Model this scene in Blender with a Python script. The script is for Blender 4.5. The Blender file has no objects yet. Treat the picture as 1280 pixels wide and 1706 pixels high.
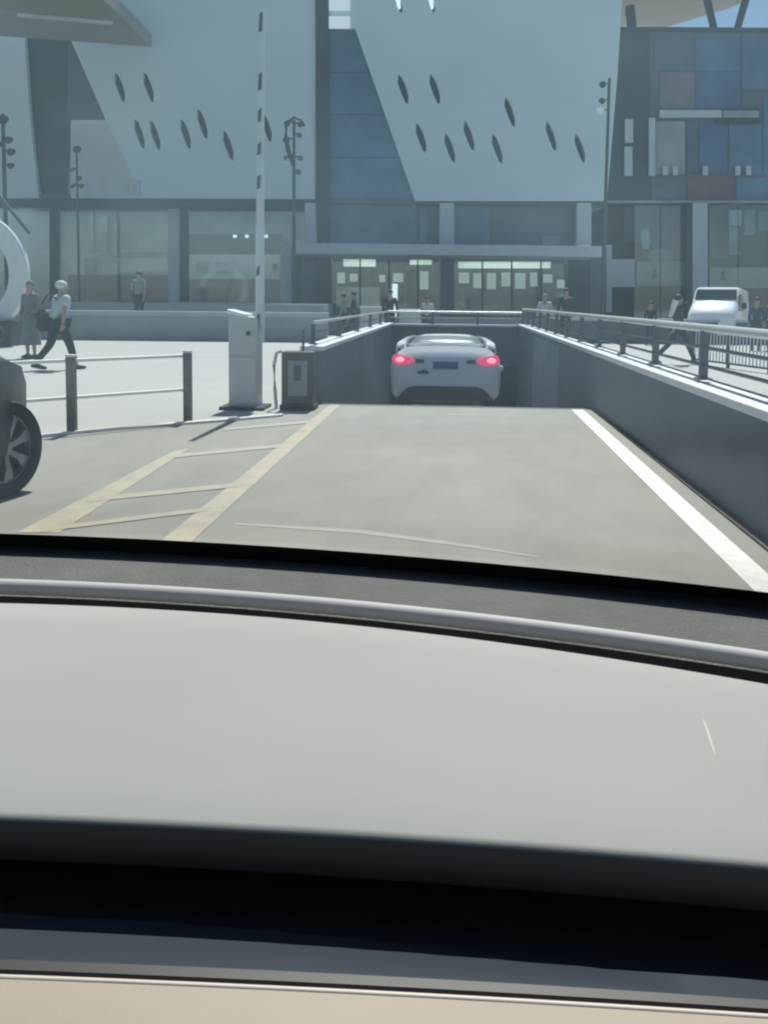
import bpy, bmesh, math, random
from mathutils import Vector, Matrix
random.seed(7)
R = math.radians
sc = bpy.context.scene
COL = sc.collection

# ------------------------------------------------------------------ camera
YAW, PITCH, ROLL, EYE = R(4.4), R(4.99), R(0.6), 1.36
FPX, CX, CY = 1500.0, 640.0, 633.0   # cropped video frame: optical centre lies above the middle
FW = Vector((-math.sin(YAW)*math.cos(PITCH), math.cos(YAW)*math.cos(PITCH), -math.sin(PITCH)))
R0 = Vector((math.cos(YAW), math.sin(YAW), 0))
U0 = R0.cross(FW)
RT = R0*math.cos(ROLL) + U0*math.sin(ROLL)
UP = RT.cross(FW)
HF = Vector((-math.sin(YAW), math.cos(YAW), 0))
O = Vector((0, 0, EYE))
cam_d = bpy.data.cameras.new('camera'); cam = bpy.data.objects.new('camera', cam_d); COL.objects.link(cam)
cam.matrix_world = Matrix.Translation(O) @ Matrix((RT, UP, -FW)).transposed().to_4x4()
cam_d.sensor_fit = 'VERTICAL'; cam_d.sensor_height = 24; cam_d.lens = 24*FPX/1706
cam_d.shift_y = -(853-633)/1706; cam_d.clip_start = 0.02; cam_d.clip_end = 3000
sc.camera = cam
# ------------------------------------------------------------------ light
SUN_EL, SUN_AZ = R(61), R(2.5)          # azimuth measured from +Y towards +X
w = bpy.data.worlds.new('World'); sc.world = w; w.use_nodes = True
nt = w.node_tree; bg = nt.nodes['Background']
sky = nt.nodes.new('ShaderNodeTexSky'); sky.sky_type = 'NISHITA'; sky.sun_disc = False
sky.sun_elevation = SUN_EL; sky.sun_rotation = SUN_AZ; sky.air_density = 1.0; sky.dust_density = 0.9
nt.links.new(sky.outputs[0], bg.inputs[0]); bg.inputs[1].default_value = 0.08
sl = bpy.data.lights.new('sun', 'SUN'); sl.energy = 4.9; sl.angle = R(0.5); sl.color = (1, .965, .90)
so = bpy.data.objects.new('sun', sl); COL.objects.link(so)
sd = Vector((-math.sin(SUN_AZ)*math.cos(SUN_EL), -math.cos(SUN_AZ)*math.cos(SUN_EL), -math.sin(SUN_EL)))
so.rotation_euler = sd.to_track_quat('-Z', 'Y').to_euler(); so.location = (5, 20, 60)
sc.view_settings.view_transform = 'Standard'; sc.view_settings.look = 'None'
sc.view_settings.exposure = 0.15; sc.view_settings.gamma = 1
sc.view_settings.use_curve_mapping = False
sc.cycles.filter_width = 2.2            # phone-video softness
sc.cycles.max_bounces = 8; sc.cycles.transparent_max_bounces = 12
sc.cycles.caustics_reflective = False; sc.cycles.caustics_refractive = False
sc.cycles.sample_clamp_indirect = 4

# ------------------------------------------------------------------ measuring helpers
def ray(x, y): return FW + RT*((x-CX)/FPX) - UP*((y-CY)/FPX)
def G(x, y, z=0.0):
    d = ray(x, y); return O + d*((z-EYE)/d.z)
def onY(x, y, Y):
    d = ray(x, y); return O + d*(Y/d.y)
def onX(x, y, X):
    d = ray(x, y); return O + d*(X/d.x)
def onD(x, y, D):                       # point on an upright plane D metres ahead, as (across, up)
    d = ray(x, y); p = O + d*(D/d.dot(HF)); return p.dot(R0), p.z
def W(u, D, z): return R0*u + HF*D + Vector((0, 0, z))

# ------------------------------------------------------------------ materials
MATS = {}
def mat(name, col, rough=.7, metal=0, nscale=0, namt=.15, bump=0, bscale=80, emit=None, estr=0, spec=.5, coat=0, stretch=None, big=0):
    if name in MATS: return MATS[name]
    m = bpy.data.materials.new(name); m.use_nodes = True
    n = m.node_tree; b = n.nodes['Principled BSDF']
    b.inputs['Base Color'].default_value = (*col, 1); b.inputs['Roughness'].default_value = rough
    b.inputs['Metallic'].default_value = metal; b.inputs['Specular IOR Level'].default_value = spec
    b.inputs['Coat Weight'].default_value = coat
    if emit: b.inputs['Emission Color'].default_value = (*emit, 1); b.inputs['Emission Strength'].default_value = estr
    tc = n.nodes.new('ShaderNodeTexCoord'); mp = n.nodes.new('ShaderNodeMapping')
    n.links.new(tc.outputs['Object'], mp.inputs[0])
    if stretch: mp.inputs['Scale'].default_value = stretch
    if nscale:
        ns = n.nodes.new('ShaderNodeTexNoise'); ns.inputs['Scale'].default_value = nscale
        ns.inputs['Detail'].default_value = 6; ns.inputs['Roughness'].default_value = .62
        n.links.new(mp.outputs[0], ns.inputs[0])
        fac = ns.outputs[0]
        if big:
            n2 = n.nodes.new('ShaderNodeTexNoise'); n2.inputs['Scale'].default_value = big; n2.inputs['Detail'].default_value = 3
            n.links.new(mp.outputs[0], n2.inputs[0])
            ad = n.nodes.new('ShaderNodeMath'); ad.operation = 'ADD'
            n.links.new(fac, ad.inputs[0]); n.links.new(n2.outputs[0], ad.inputs[1])
            hf = n.nodes.new('ShaderNodeMath'); hf.operation = 'MULTIPLY'; hf.inputs[1].default_value = .5
            n.links.new(ad.outputs[0], hf.inputs[0]); fac = hf.outputs[0]
        cr = n.nodes.new('ShaderNodeValToRGB')
        cr.color_ramp.elements[0].position = .3; cr.color_ramp.elements[1].position = .7
        lo = tuple(max(0, c*(1-namt)) for c in col); hi = tuple(min(1, c*(1+namt)) for c in col)
        cr.color_ramp.elements[0].color = (*lo, 1); cr.color_ramp.elements[1].color = (*hi, 1)
        n.links.new(fac, cr.inputs[0]); n.links.new(cr.outputs[0], b.inputs['Base Color'])
    if bump:
        nb = n.nodes.new('ShaderNodeTexNoise'); nb.inputs['Scale'].default_value = bscale; nb.inputs['Detail'].default_value = 4
        bp = n.nodes.new('ShaderNodeBump'); bp.inputs['Strength'].default_value = bump; bp.inputs['Distance'].default_value = .01
        n.links.new(mp.outputs[0], nb.inputs[0]); n.links.new(nb.outputs[0], bp.inputs['Height']); n.links.new(bp.outputs[0], b.inputs['Normal'])
    MATS[name] = m; return m

def glass_mat(name, tint, f0, rough, power=5.0, kmax=1.0, gcol=(1, 1, 1), band=None, veil=None):
    m = bpy.data.materials.new(name); m.use_nodes = True; n = m.node_tree
    n.nodes.remove(n.nodes['Principled BSDF']); out = n.nodes['Material Output']
    tr = n.nodes.new('ShaderNodeBsdfTransparent'); tr.inputs[0].default_value = (*tint, 1)
    gl = n.nodes.new('ShaderNodeBsdfGlossy'); gl.inputs['Roughness'].default_value = rough; gl.inputs[0].default_value = (*gcol, 1)
    ge = n.nodes.new('ShaderNodeNewGeometry'); vm = n.nodes.new('ShaderNodeVectorMath'); vm.operation = 'DOT_PRODUCT'
    n.links.new(ge.outputs['Normal'], vm.inputs[0]); n.links.new(ge.outputs['Incoming'], vm.inputs[1])
    ab = n.nodes.new('ShaderNodeMath'); ab.operation = 'ABSOLUTE'; n.links.new(vm.outputs['Value'], ab.inputs[0])
    om = n.nodes.new('ShaderNodeMath'); om.operation = 'SUBTRACT'; om.inputs[0].default_value = 1; n.links.new(ab.outputs[0], om.inputs[1])
    pw = n.nodes.new('ShaderNodeMath'); pw.operation = 'POWER'; pw.inputs[1].default_value = power; n.links.new(om.outputs[0], pw.inputs[0])
    ml = n.nodes.new('ShaderNodeMath'); ml.operation = 'MULTIPLY_ADD'; ml.inputs[1].default_value = kmax-f0; ml.inputs[2].default_value = f0
    n.links.new(pw.outputs[0], ml.inputs[0])
    base = tr
    if veil:   # bluish reflection haze painted into the glass, thicker towards the top
        tl = n.nodes.new('ShaderNodeBsdfTranslucent'); tl.inputs[0].default_value = (.50, .74, .86, 1)
        tcd = n.nodes.new('ShaderNodeTexCoord'); spd = n.nodes.new('ShaderNodeSeparateXYZ'); n.links.new(tcd.outputs['Object'], spd.inputs[0])
        nz = n.nodes.new('ShaderNodeTexNoise'); nz.inputs['Scale'].default_value = 7; nz.inputs['Detail'].default_value = 5; n.links.new(tcd.outputs['Object'], nz.inputs[0])
        m1 = n.nodes.new('ShaderNodeMapRange'); m1.interpolation_type = 'SMOOTHSTEP'; m1.inputs[1].default_value = veil[0]; m1.inputs[2].default_value = veil[1]; m1.inputs[3].default_value = veil[2]; m1.inputs[4].default_value = veil[3]
        n.links.new(spd.outputs['Z'], m1.inputs[0])
        m2 = n.nodes.new('ShaderNodeMapRange'); m2.inputs[1].default_value = .3; m2.inputs[2].default_value = .7; m2.inputs[3].default_value = .6; m2.inputs[4].default_value = 1.4; n.links.new(nz.outputs[0], m2.inputs[0])
        mm = n.nodes.new('ShaderNodeMath'); mm.operation = 'MULTIPLY'; n.links.new(m1.outputs[0], mm.inputs[0]); n.links.new(m2.outputs[0], mm.inputs[1])
        base = n.nodes.new('ShaderNodeMixShader'); n.links.new(mm.outputs[0], base.inputs[0]); n.links.new(tr.outputs[0], base.inputs[1]); n.links.new(tl.outputs[0], base.inputs[2])
    mx = n.nodes.new('ShaderNodeMixShader'); n.links.new(ml.outputs[0], mx.inputs[0])
    n.links.new(base.outputs[0], mx.inputs[1]); n.links.new(gl.outputs[0], mx.inputs[2]); n.links.new(mx.outputs[0], out.inputs[0])
    if band:   # tint deepening towards the top of the pane, in the pane's own height
        tc = n.nodes.new('ShaderNodeTexCoord'); sp = n.nodes.new('ShaderNodeSeparateXYZ'); n.links.new(tc.outputs['Object'], sp.inputs[0])
        mr = n.nodes.new('ShaderNodeMapRange'); mr.inputs[1].default_value = band[0]; mr.inputs[2].default_value = band[1]
        n.links.new(sp.outputs['Z'], mr.inputs[0])
        mc = n.nodes.new('ShaderNodeMix'); mc.data_type = 'RGBA'
        mc.inputs[6].default_value = (*tint, 1); mc.inputs[7].default_value = (*band[2], 1)
        n.links.new(mr.outputs[0], mc.inputs[0]); n.links.new(mc.outputs[2], tr.inputs[0])
    MATS[name] = m; return m

M = dict(
 road = mat('road_concrete', (.315, .315, .28), .85, nscale=2.2, namt=.17, bump=.35, bscale=70, big=.45, stretch=(1.3, .55, 1)),
 plaza = mat('plaza_paving', (.43, .43, .405), .8, nscale=.8, namt=.07, bump=.2, bscale=40, big=.2),
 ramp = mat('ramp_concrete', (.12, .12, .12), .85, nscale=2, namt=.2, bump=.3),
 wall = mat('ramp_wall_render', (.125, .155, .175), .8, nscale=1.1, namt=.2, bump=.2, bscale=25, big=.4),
 wallpale = mat('painted_wall_reflection', (.23, .28, .32), .75, nscale=1.5, namt=.08),
 coping = mat('pale_stone_coping', (.74, .75, .75), .7, nscale=3, namt=.08, bump=.2),
 white_line = mat('white_road_paint', (.80, .81, .77), .6, nscale=9, namt=.12, bump=.2),
 yellow_line = mat('faded_yellow_road_paint', (.455, .42, .325), .65, nscale=4, namt=.16, bump=.2),
 pale_line = mat('worn_pale_road_paint', (.42, .42, .37), .65, nscale=4, namt=.12),
 palemark = mat('faint_pale_road_mark', (.41, .415, .38), .8, nscale=3, namt=.1),
 dirt = mat('brown_gutter_dirt', (.13, .10, .085), .9, nscale=6, namt=.35, bump=.5),
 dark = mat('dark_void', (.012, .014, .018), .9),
 facade = mat('pale_facade_cladding', (.69, .80, .82), .55, nscale=.25, namt=.05, big=.07),
 facade2 = mat('grey_facade_cladding', (.60, .63, .60), .6, nscale=.3, namt=.05),
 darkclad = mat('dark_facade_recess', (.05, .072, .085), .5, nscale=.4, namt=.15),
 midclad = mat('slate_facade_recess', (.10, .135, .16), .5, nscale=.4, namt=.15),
 slot = mat('dark_slot_glass', (.02, .035, .045), .35),
 blueglass = mat('blue_facade_glass', (.12, .21, .30), .25, nscale=.3, namt=.3, metal=.15),
 blueglass2 = mat('deep_blue_facade_glass', (.10, .165, .29), .28, nscale=.35, namt=.35, metal=.1),
 slate = mat('slate_blue_panel', (.12, .145, .19), .45, nscale=.3, namt=.2),
 mauve = mat('mauve_panel', (.20, .175, .21), .5, nscale=.4, namt=.2),
 red = mat('dark_red_panel', (.18, .11, .125), .5, nscale=.4, namt=.25),
 soffit = mat('olive_timber_soffit', (.36, .34, .24), .7, nscale=.6, namt=.1),
 soffit2 = mat('warm_grey_soffit', (.42, .38, .35), .7, nscale=.5, namt=.1),
 soffit3 = mat('tan_roof_soffit', (.44, .37, .32), .7, nscale=.4, namt=.1),
 mull = mat('dark_mullion', (.035, .055, .065), .5),
 column = mat('pale_column', (.55, .59, .62), .6, nscale=.8, namt=.06),
 beige = mat('beige_interior', (.52, .53, .50), .8, nscale=.7, namt=.2),
 olive = mat('olive_interior', (.24, .26, .235), .8, nscale=.9, namt=.35),
 greyint = mat('grey_interior', (.36, .38, .40), .8, nscale=.5, namt=.25),
 darkint = mat('dark_interior', (.05, .06, .065), .8, nscale=.6, namt=.3),
 lamp = mat('lit_lamp_panel', (.8, .8, .7), .5, emit=(.97, .96, .90), estr=.26),
 lampw = mat('lit_white_panel', (.8, .8, .8), .5, emit=(.9, .97, 1), estr=.75),
 added_shoplight = mat('added_shop_light', (.8, .8, .8), .5, emit=(1, .97, .88), estr=7),  # added lights, kept out of sight, to brighten the shop interiors
 glowband = mat('glowing_white_band', (.8, .8, .8), .5, emit=(.9, .97, 1), estr=.35),  # white with a weak glow, for the bands beside the fin
 steel = mat('brushed_steel_rail', (.60, .60, .57), .38, metal=.35, nscale=20, namt=.06),
 darksteel = mat('dark_grey_rail', (.085, .095, .10), .5, metal=.3, nscale=12, namt=.15),
 bollard = mat('weathered_bollard', (.145, .14, .115), .6, nscale=9, namt=.3, bump=.3),
 whitebar = mat('white_painted_bar', (.78, .79, .76), .45),
 cabinet = mat('pale_cabinet_paint', (.52, .55, .55), .5, nscale=5, namt=.05, coat=.2),
 cabinet2 = mat('olive_grey_cabinet_side', (.30, .32, .27), .5, nscale=5, namt=.05),
 cabtop = mat('white_cabinet_lid', (.85, .86, .86), .35),
 boom = mat('pale_boom_paint', (.66, .71, .72), .45, nscale=5, namt=.05),
 black = mat('black_plastic', (.014, .015, .017), .55, bump=.2, bscale=200),
 kiosk = mat('dark_bronze_box', (.06, .055, .045), .5, nscale=8, namt=.2),
 screen = mat('grey_screen', (.24, .26, .28), .3),
 planter = mat('grey_planter_wall', (.30, .335, .36), .7, nscale=1.2, namt=.12, big=.3),
 plantertop = mat('pale_planter_top', (.42, .46, .49), .7, nscale=1.2, namt=.06),
 carwhite = mat('white_car_paint', (.80, .81, .82), .3, coat=.6),
 cargrey = mat('dark_car_paint', (.010, .014, .018), .5, spec=.3, coat=.1),
 vanwhite = mat('white_van_paint', (.86, .87, .88), .35, coat=.4),
 roofgrey = mat('grey_glass_roof', (.30, .33, .34), .5),
 rearglass = mat('painted_rear_reflection', (.20, .23, .245), .3),  # paler than the other car glass: reflection painted into its grey
 carglass = mat('tinted_car_glass', (.03, .035, .04), .12),
 tyre = mat('tyre_rubber', (.018, .02, .024), .8, bump=.3, bscale=120),
 rim = mat('alloy_rim', (.25, .27, .29), .38, metal=.6),
 tail = mat('lit_tail_lamp', (.7, .03, .08), .3, emit=(1, .07, .22), estr=.62),
 tailcore = mat('bright_brake_lamp', (.9, .3, .35), .3, emit=(1, .38, .48), estr=.95),
 lens = mat('dark_lamp_lens', (.05, .06, .09), .25),
 plate = mat('blue_plate', (.03, .06, .15), .4),
 dash = mat('pale_grey_dash_skin', (.315, .315, .298), .85, spec=.2, nscale=1.6, namt=.09, bump=.05, bscale=400, big=1.1),
 dashdark = mat('charcoal_dash_fabric', (.112, .118, .110), .8, nscale=24, namt=.2, bump=.5, bscale=260, big=5),
 dashrim = mat('grey_rubber_seal', (.42, .42, .415), .65),
 frit = mat('black_glass_border', (.006, .007, .006), .5),
 trimdark = mat('dark_dash_underside', (.024, .027, .031), .6),
 trimblue = mat('satin_blue_grey_trim', (.036, .046, .06), .32, nscale=3, namt=.1),
 trimnavy = mat('navy_recess_floor', (.05, .07, .11), .5),
 trimbrown = mat('brown_trim_edge', (.022, .014, .012), .5, nscale=9, namt=.2),
 trimbeige = mat('beige_trim', (.34, .275, .21), .6, nscale=4, namt=.06, bump=.03, bscale=300),
 trimlight = mat('pale_trim_edge', (.60, .53, .46), .5),
 skin = mat('skin', (.42, .27, .20), .6),
 skin2 = mat('pale_skin', (.60, .45, .37), .6),
 hair = mat('black_hair', (.02, .02, .02), .6),
 greyhair = mat('pale_cap_cloth', (.55, .60, .60), .7),
 shirt = mat('light_grey_shirt', (.50, .57, .58), .8, nscale=12, namt=.08),
 shirtw = mat('white_shirt', (.75, .77, .77), .8),
 greycloth = mat('grey_cloth', (.24, .27, .28), .85, nscale=9, namt=.12),
 mutedcloth = mat('muted_grey_cloth', (.15, .175, .185), .85, nscale=9, namt=.12),
 navy = mat('navy_cloth', (.045, .07, .10), .85),
 darkcloth = mat('charcoal_cloth', (.035, .045, .05), .85, nscale=9, namt=.15),
 blackcloth = mat('black_cloth', (.014, .016, .016), .85),
 shoew = mat('white_shoe', (.75, .75, .73), .6), shoeb = mat('black_shoe', (.02, .02, .02), .6),
 roofdark = mat('dark_headliner', (.05, .05, .05), .9),
)
M['windshield'] = glass_mat('tinted_windscreen_glass', (.92, .95, .94), .008, .18, power=5.0, gcol=(.62, .86, 1.0), band=(1.22, 1.42, (.70, .84, .88)), veil=(1.25, 1.41, .0, .058))
M['shopglass'] = glass_mat('shopfront_glass', (.88, .94, .95), .09, .05)

# ------------------------------------------------------------------ geometry helpers
class MB:
    def __init__(s): s.bm = bmesh.new()
    def box(s, c, d, rz=0, mtx=None):
        m = Matrix.Translation(Vector(c)) @ Matrix.Rotation(rz, 4, 'Z') @ Matrix.Diagonal((*d, 1))
        if mtx: m = mtx @ m
        bmesh.ops.create_cube(s.bm, size=1, matrix=m); return s
    def tube(s, a, b, r0, r1=None, n=12, caps=True):
        a, b = Vector(a), Vector(b); r1 = r0 if r1 is None else r1
        q = (b-a).to_track_quat('Z', 'Y').to_matrix().to_4x4()
        bmesh.ops.create_cone(s.bm, segments=n, radius1=r0, radius2=r1, depth=(b-a).length, cap_ends=caps, matrix=Matrix.Translation((a+b)/2) @ q)
        return s
    def ball(s, c, r, sc_=(1, 1, 1), n=12):
        bmesh.ops.create_uvsphere(s.bm, u_segments=n, v_segments=max(6, n//2+2), radius=r, matrix=Matrix.Translation(Vector(c)) @ Matrix.Diagonal((*sc_, 1)))
        return s
    def path(s, pts, r, n=8):
        pts = [Vector(p) for p in pts]; rings = []
        for i, p in enumerate(pts):
            t = (pts[min(i+1, len(pts)-1)] - pts[max(i-1, 0)]).normalized()
            x = t.cross(Vector((0, 0, 1)));
            if x.length < .01: x = Vector((1, 0, 0))
            x.normalize(); y = t.cross(x)
            rr = r[i] if isinstance(r, (list, tuple)) else r
            rings.append([s.bm.verts.new(p + (x*math.cos(2*math.pi*k/n) + y*math.sin(2*math.pi*k/n))*rr) for k in range(n)])
        for i in range(len(rings)-1):
            for k in range(n): s.bm.faces.new((rings[i][k], rings[i][(k+1) % n], rings[i+1][(k+1) % n], rings[i+1][k]))
        s.bm.faces.new(rings[0][::-1]); s.bm.faces.new(rings[-1]); return s
    def prism(s, pts, off):                       # planar polygon pushed along off
        v = [s.bm.verts.new(Vector(p)) for p in pts]; u = [s.bm.verts.new(Vector(p)+Vector(off)) for p in pts]
        s.bm.faces.new(v); s.bm.faces.new(u[::-1]); n = len(pts)
        for i in range(n): s.bm.faces.new((v[i], u[i], u[(i+1) % n], v[(i+1) % n]))
        return s
    def quad(s, pts): s.bm.faces.new([s.bm.verts.new(Vector(p)) for p in pts]); return s
    def grid(s, rows):
        g = [[s.bm.verts.new(Vector(p)) for p in r] for r in rows]
        for i in range(len(g)-1):
            for j in range(len(g[0])-1): s.bm.faces.new((g[i][j], g[i][j+1], g[i+1][j+1], g[i+1][j]))
        return s
    def build(s, name, m, parent=None, loc=None, bevel=0, smooth=None, solid=0):
        bmesh.ops.recalc_face_normals(s.bm, faces=s.bm.faces)
        inv = WM[parent].inverted() if parent else (Matrix.Translation(Vector(loc)).inverted() if loc else Matrix())
        s.bm.transform(inv)
        me = bpy.data.meshes.new(name); s.bm.to_mesh(me); s.bm.free()
        o = bpy.data.objects.new(name, me); COL.objects.link(o)
        if parent: o.parent = parent; WM[o] = WM[parent]
        else:
            if loc: o.location = loc
            WM[o] = Matrix.Translation(Vector(loc)) if loc else Matrix()
        me.materials.append(m)
        if bevel:
            b = o.modifiers.new('bevel', 'BEVEL'); b.width = bevel; b.segments = 2; b.limit_method = 'ANGLE'
        if solid:
            b = o.modifiers.new('solid', 'SOLIDIFY'); b.thickness = solid
        if smooth is not None: me.set_sharp_from_angle(angle=R(smooth)); [setattr(p, 'use_smooth', True) for p in me.polygons]
        return o
WM = {}
def tag(o, label=None, cat=None, group=None, kind=None):
    if label: o['label'] = label
    if cat: o['category'] = cat
    if group: o['group'] = group
    if kind: o['kind'] = kind
    return o
def thing(name, label, cat, loc=(0, 0, 0), rz=0, group=None, mtx=None):
    o = bpy.data.objects.new(name, None); COL.objects.link(o); o.empty_display_size = .3
    m = mtx if mtx else Matrix.Translation(Vector(loc)) @ Matrix.Rotation(rz, 4, 'Z')
    o.matrix_world = m; WM[o] = m
    return tag(o, label, cat, group)
def struct(name, mb, m, **k): return tag(mb.build(name, m, **k), kind='structure')
def copy_tree(src, dst_loc, label=None, rz=None):
    r = src.copy(); COL.objects.link(r); r.location = dst_loc
    if rz is not None: r.rotation_euler = (0, 0, rz)
    if label: r['label'] = label
    def rec(a, b):
        for ch in list(a.children):
            c = ch.copy(); COL.objects.link(c); c.parent = b; rec(ch, c)
    rec(src, r); return r

# ------------------------------------------------------------------ ground, road, ramp
XL, XR, YC, YP = -1.74, 1.81, 11.6, 25.6      # ramp walls, crest, portal
BIG = 400
def sheet(x0, x1, y0, y1, z): return [(x0, y0, z), (x1, y0, z), (x1, y1, z), (x0, y1, z)]
g = MB()
g.quad(sheet(-BIG, XL-.1, -60, BIG, 0)); g.quad(sheet(XR+.1, BIG, -60, BIG, 0))
g.quad(sheet(XL-.1, XR+.1, -60, YC, 0)); g.quad(sheet(XL-.1, XR+.1, YP+.15, BIG, 0))
struct('ground', g, M['plaza'])
edge = [G(60, 727), G(200, 712), G(380, 698), G(500, 689)]
e0 = edge[0] + (edge[0]-edge[1])*3
g = MB(); pts = [(-30, -20, .004), (XR+.0, -20, .004), (XR+.0, YC, .004), (-1.95, YC, .004)] + [(p.x, p.y, .004) for p in reversed(edge)] + [(e0.x, e0.y, .004), (-30, e0.y-1.2, .004)]
g.quad(pts); struct('road', g, M['road'])
# ramp falling into the garage
prof = [(YC, 0.0), (12.1, -.035), (12.9, -.13), (14.4, -.38), (16.6, -.72), (19.6, -1.30), (25.6, -2.62), (32, -3.6), (44, -3.6)]
def rampz(y):
    for (a, za), (b, zb) in zip(prof, prof[1:]):
        if y <= b: return za + (zb-za)*(y-a)/(b-a)
    return prof[-1][1]
g = MB(); g.grid([[(XL-.1, y, z), (XR+.1, y, z)] for y, z in prof]); struct('ramp', g, M['ramp'], smooth=30)

def line(name, m, quadpts, z=.006, label=None, cat='road marking', **k):
    g = MB(); g.prism([(p[0], p[1], z) for p in quadpts], (0, 0, .0012))
    c = sum((Vector((p[0], p[1], 0)) for p in quadpts), Vector())/len(quadpts)
    return tag(g.build(name, m, loc=(c.x, c.y, 0)), label, cat, **k)
line('lane_line', M['white_line'], [(1.43, 2.5), (1.59, 2.5), (1.67, YC), (1.52, YC)], label='solid white painted line along the right side of the lane')
line('lane_line', M['yellow_line'], [(-1.63, 2.5), (-1.44, 2.5), (-1.465, YC), (-1.60, YC)], label='faded yellow painted line along the left side of the lane')
# hatched island left of the lane
def rung(x0, y0, x1, y1, th, m, label, g_='hatching bars of the painted island'):
    th *= 1.45
    a, b = G(x0, y0), G(x1, y1); line('hatch_line', m, [(a.x, a.y-th), (b.x, b.y-th), (b.x, b.y+th), (a.x, a.y+th)], label=label, group=g_, z=.0078)
q_ = [G(28, 889), G(98, 889), G(316, 748), G(290, 752)]
line('hatch_edge_line', M['yellow_line'], [(p.x, p.y) for p in q_], label='slanting outer edge line of the faded yellow hatched island')
rung(74, 884, 348, 850, .045, M['yellow_line'], 'yellow hatching bar nearest the car dashboard')
rung(148, 834, 402, 809, .06, M['yellow_line'], 'second nearest yellow hatching bar beside the lane')
rung(292, 761, 468, 744, .07, M['pale_line'], 'pale hatching bar just below the end of the boom shadow')
rung(375, 716, 515, 704, .08, M['pale_line'], 'pale hatching bar just in front of the barrier cabinet')
c0, c1, c2, c3 = G(390, 874), G(600, 887), G(760, 908), G(900, 930)
g = MB(); cc_ = ((c0, .02), (c1, .045), (c2, .035), (c3, .012))
g.prism([(p.x, p.y-t, .0045) for p, t in cc_] + [(p.x, p.y+t, .0045) for p, t in reversed(cc_)], (0, 0, .0012))
tag(g.build('pale_road_stripe', M['palemark'], loc=(c1.x, c1.y, 0)), 'very faint pale stripe crossing the lane close to the windscreen', 'road marking')  # thin stripe a little paler than the road
p = G(770, 692); line('pale_road_dash', M['palemark'], z=.0052, quadpts=[(p.x-.16, p.y-.05), (p.x+.18, p.y-.05), (p.x+.18, p.y+.05), (p.x-.16, p.y+.05)], label='short faint dash near the top of the ramp', cat='road marking')
# pale edge strip where plaza meets road
g = MB(); pl = [G(60, 730), G(200, 716), G(380, 702), G(470, 694)]
pl = [pl[0]+(pl[0]-pl[1])*1.2] + pl
g.grid([[(p.x, p.y-.05, 0), (p.x, p.y-.05, .03), (p.x, p.y+.07, .03), (p.x, p.y+.07, 0)] for p in pl])
struct('kerb', g, M['coping'])
g = MB()
g.prism([(1.74, 2.5, .008), (1.81, 2.5, .008), (1.81, YC, .008), (1.775, YC, .008)], (0, 0, .012))
struct('gutter', g, M['dirt'])

# ------------------------------------------------------------------ ramp walls
def wall_run(name, X0, X1, y0, y1, label, top=.70, capw=(.0, .0)):
    t = thing(name, label, 'wall', ((X0+X1)/2, y0, 0))
    g = MB(); g.box(((X0+X1)/2, (y0+y1)/2, (top-4)/2), (abs(X1-X0), y1-y0, top+4)); g.build('wall_body', M['wall'], t)
    n = max(1, round((y1-y0)/2.4)); L = (y1-y0)/n
    first = None
    for i in range(n):
        cy = y0+(i+.5)*L
        if first is None:
            g = MB(); g.box(((X0+X1)/2, cy, top+.03), (abs(X1-X0)+.05, L-.008, .06)); first = g.build('coping_stone', M['coping'], t, bevel=.006)
        else:
            c = first.copy(); COL.objects.link(c); c.parent = t; c.location = (0, i*L, 0)
    return t
wr = wall_run('retaining_wall', XR, XR+.26, 2.5, YP, 'long grey wall with pale coping along the right side of the ramp')
g = MB(); g.prism([(XR-.004, 20.6, .62), (XR-.004, 15.6, .62), (XR-.004, 15.6, -1.1), (XR-.004, 20.6, -1.9)], (.003, 0, 0)); g.build('wall_reflection_patch', M['wallpale'], wr)  # reflected light on the wall, painted as a paler patch
wall_run('retaining_wall', XL-.26, XL, YC+.15, YP, 'shorter grey wall with pale coping along the left side of the ramp')
t = thing('ramp_portal', 'grey concrete front wall over the garage opening at the foot of the ramp', 'garage entrance', (0, YP, 0))
g = MB(); g.box((.03, YP+.15, .12), (XR-XL+.5, .3, 1.10)); g.build('lintel', M['wall'], t)
g = MB(); g.box((.03, YP+.12, .70), (XR-XL, .4, .06)); g.build('coping_stone', M['coping'], t, bevel=.006)
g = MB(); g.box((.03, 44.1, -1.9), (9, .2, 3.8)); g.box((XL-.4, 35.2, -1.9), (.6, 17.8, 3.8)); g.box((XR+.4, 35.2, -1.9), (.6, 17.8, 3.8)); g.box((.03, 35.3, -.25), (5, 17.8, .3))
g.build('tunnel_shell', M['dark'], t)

# ------------------------------------------------------------------ railings
def railing(name, label, pts, h, base, n_post, rails, r=.032):
    """pts: start and end of the run; rails: heights of the thin rails"""
    a, b = Vector((*pts[0], 0)), Vector((*pts[1], 0))
    t = thing(name, label, 'railing', (a.x, a.y, base))
    d = b-a
    g = MB(); g.tube(a+Vector((0, 0, h)), b+Vector((0, 0, h)), r, n=14); g.build('handrail', M['steel'], t, smooth=40)
    for z in rails:
        g = MB(); g.tube(a+Vector((0, 0, z)), b+Vector((0, 0, z)), .014 if z > .8 else .008, n=8); g.build('rail', M['darksteel'], t, smooth=40)
    first = None
    for i in range(n_post):
        p = a + d*(i/(n_post-1))
        if first is None:
            g = MB(); g.box((p.x, p.y, (base+h-.02)/2), (.055, .075, h-base-.02)); g.box((p.x, p.y, base+.008), (.11, .13, .016))
            first = g.build('post', M['darksteel'], t, bevel=.004)
        else:
            c = first.copy(); COL.objects.link(c); c.parent = t; c.location = tuple(p-a)
    return t
RX = 1.94
y1 = onX(1172, 633, RX).y; y2 = onX(1094, 610, RX).y; dy = 1.68
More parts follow.
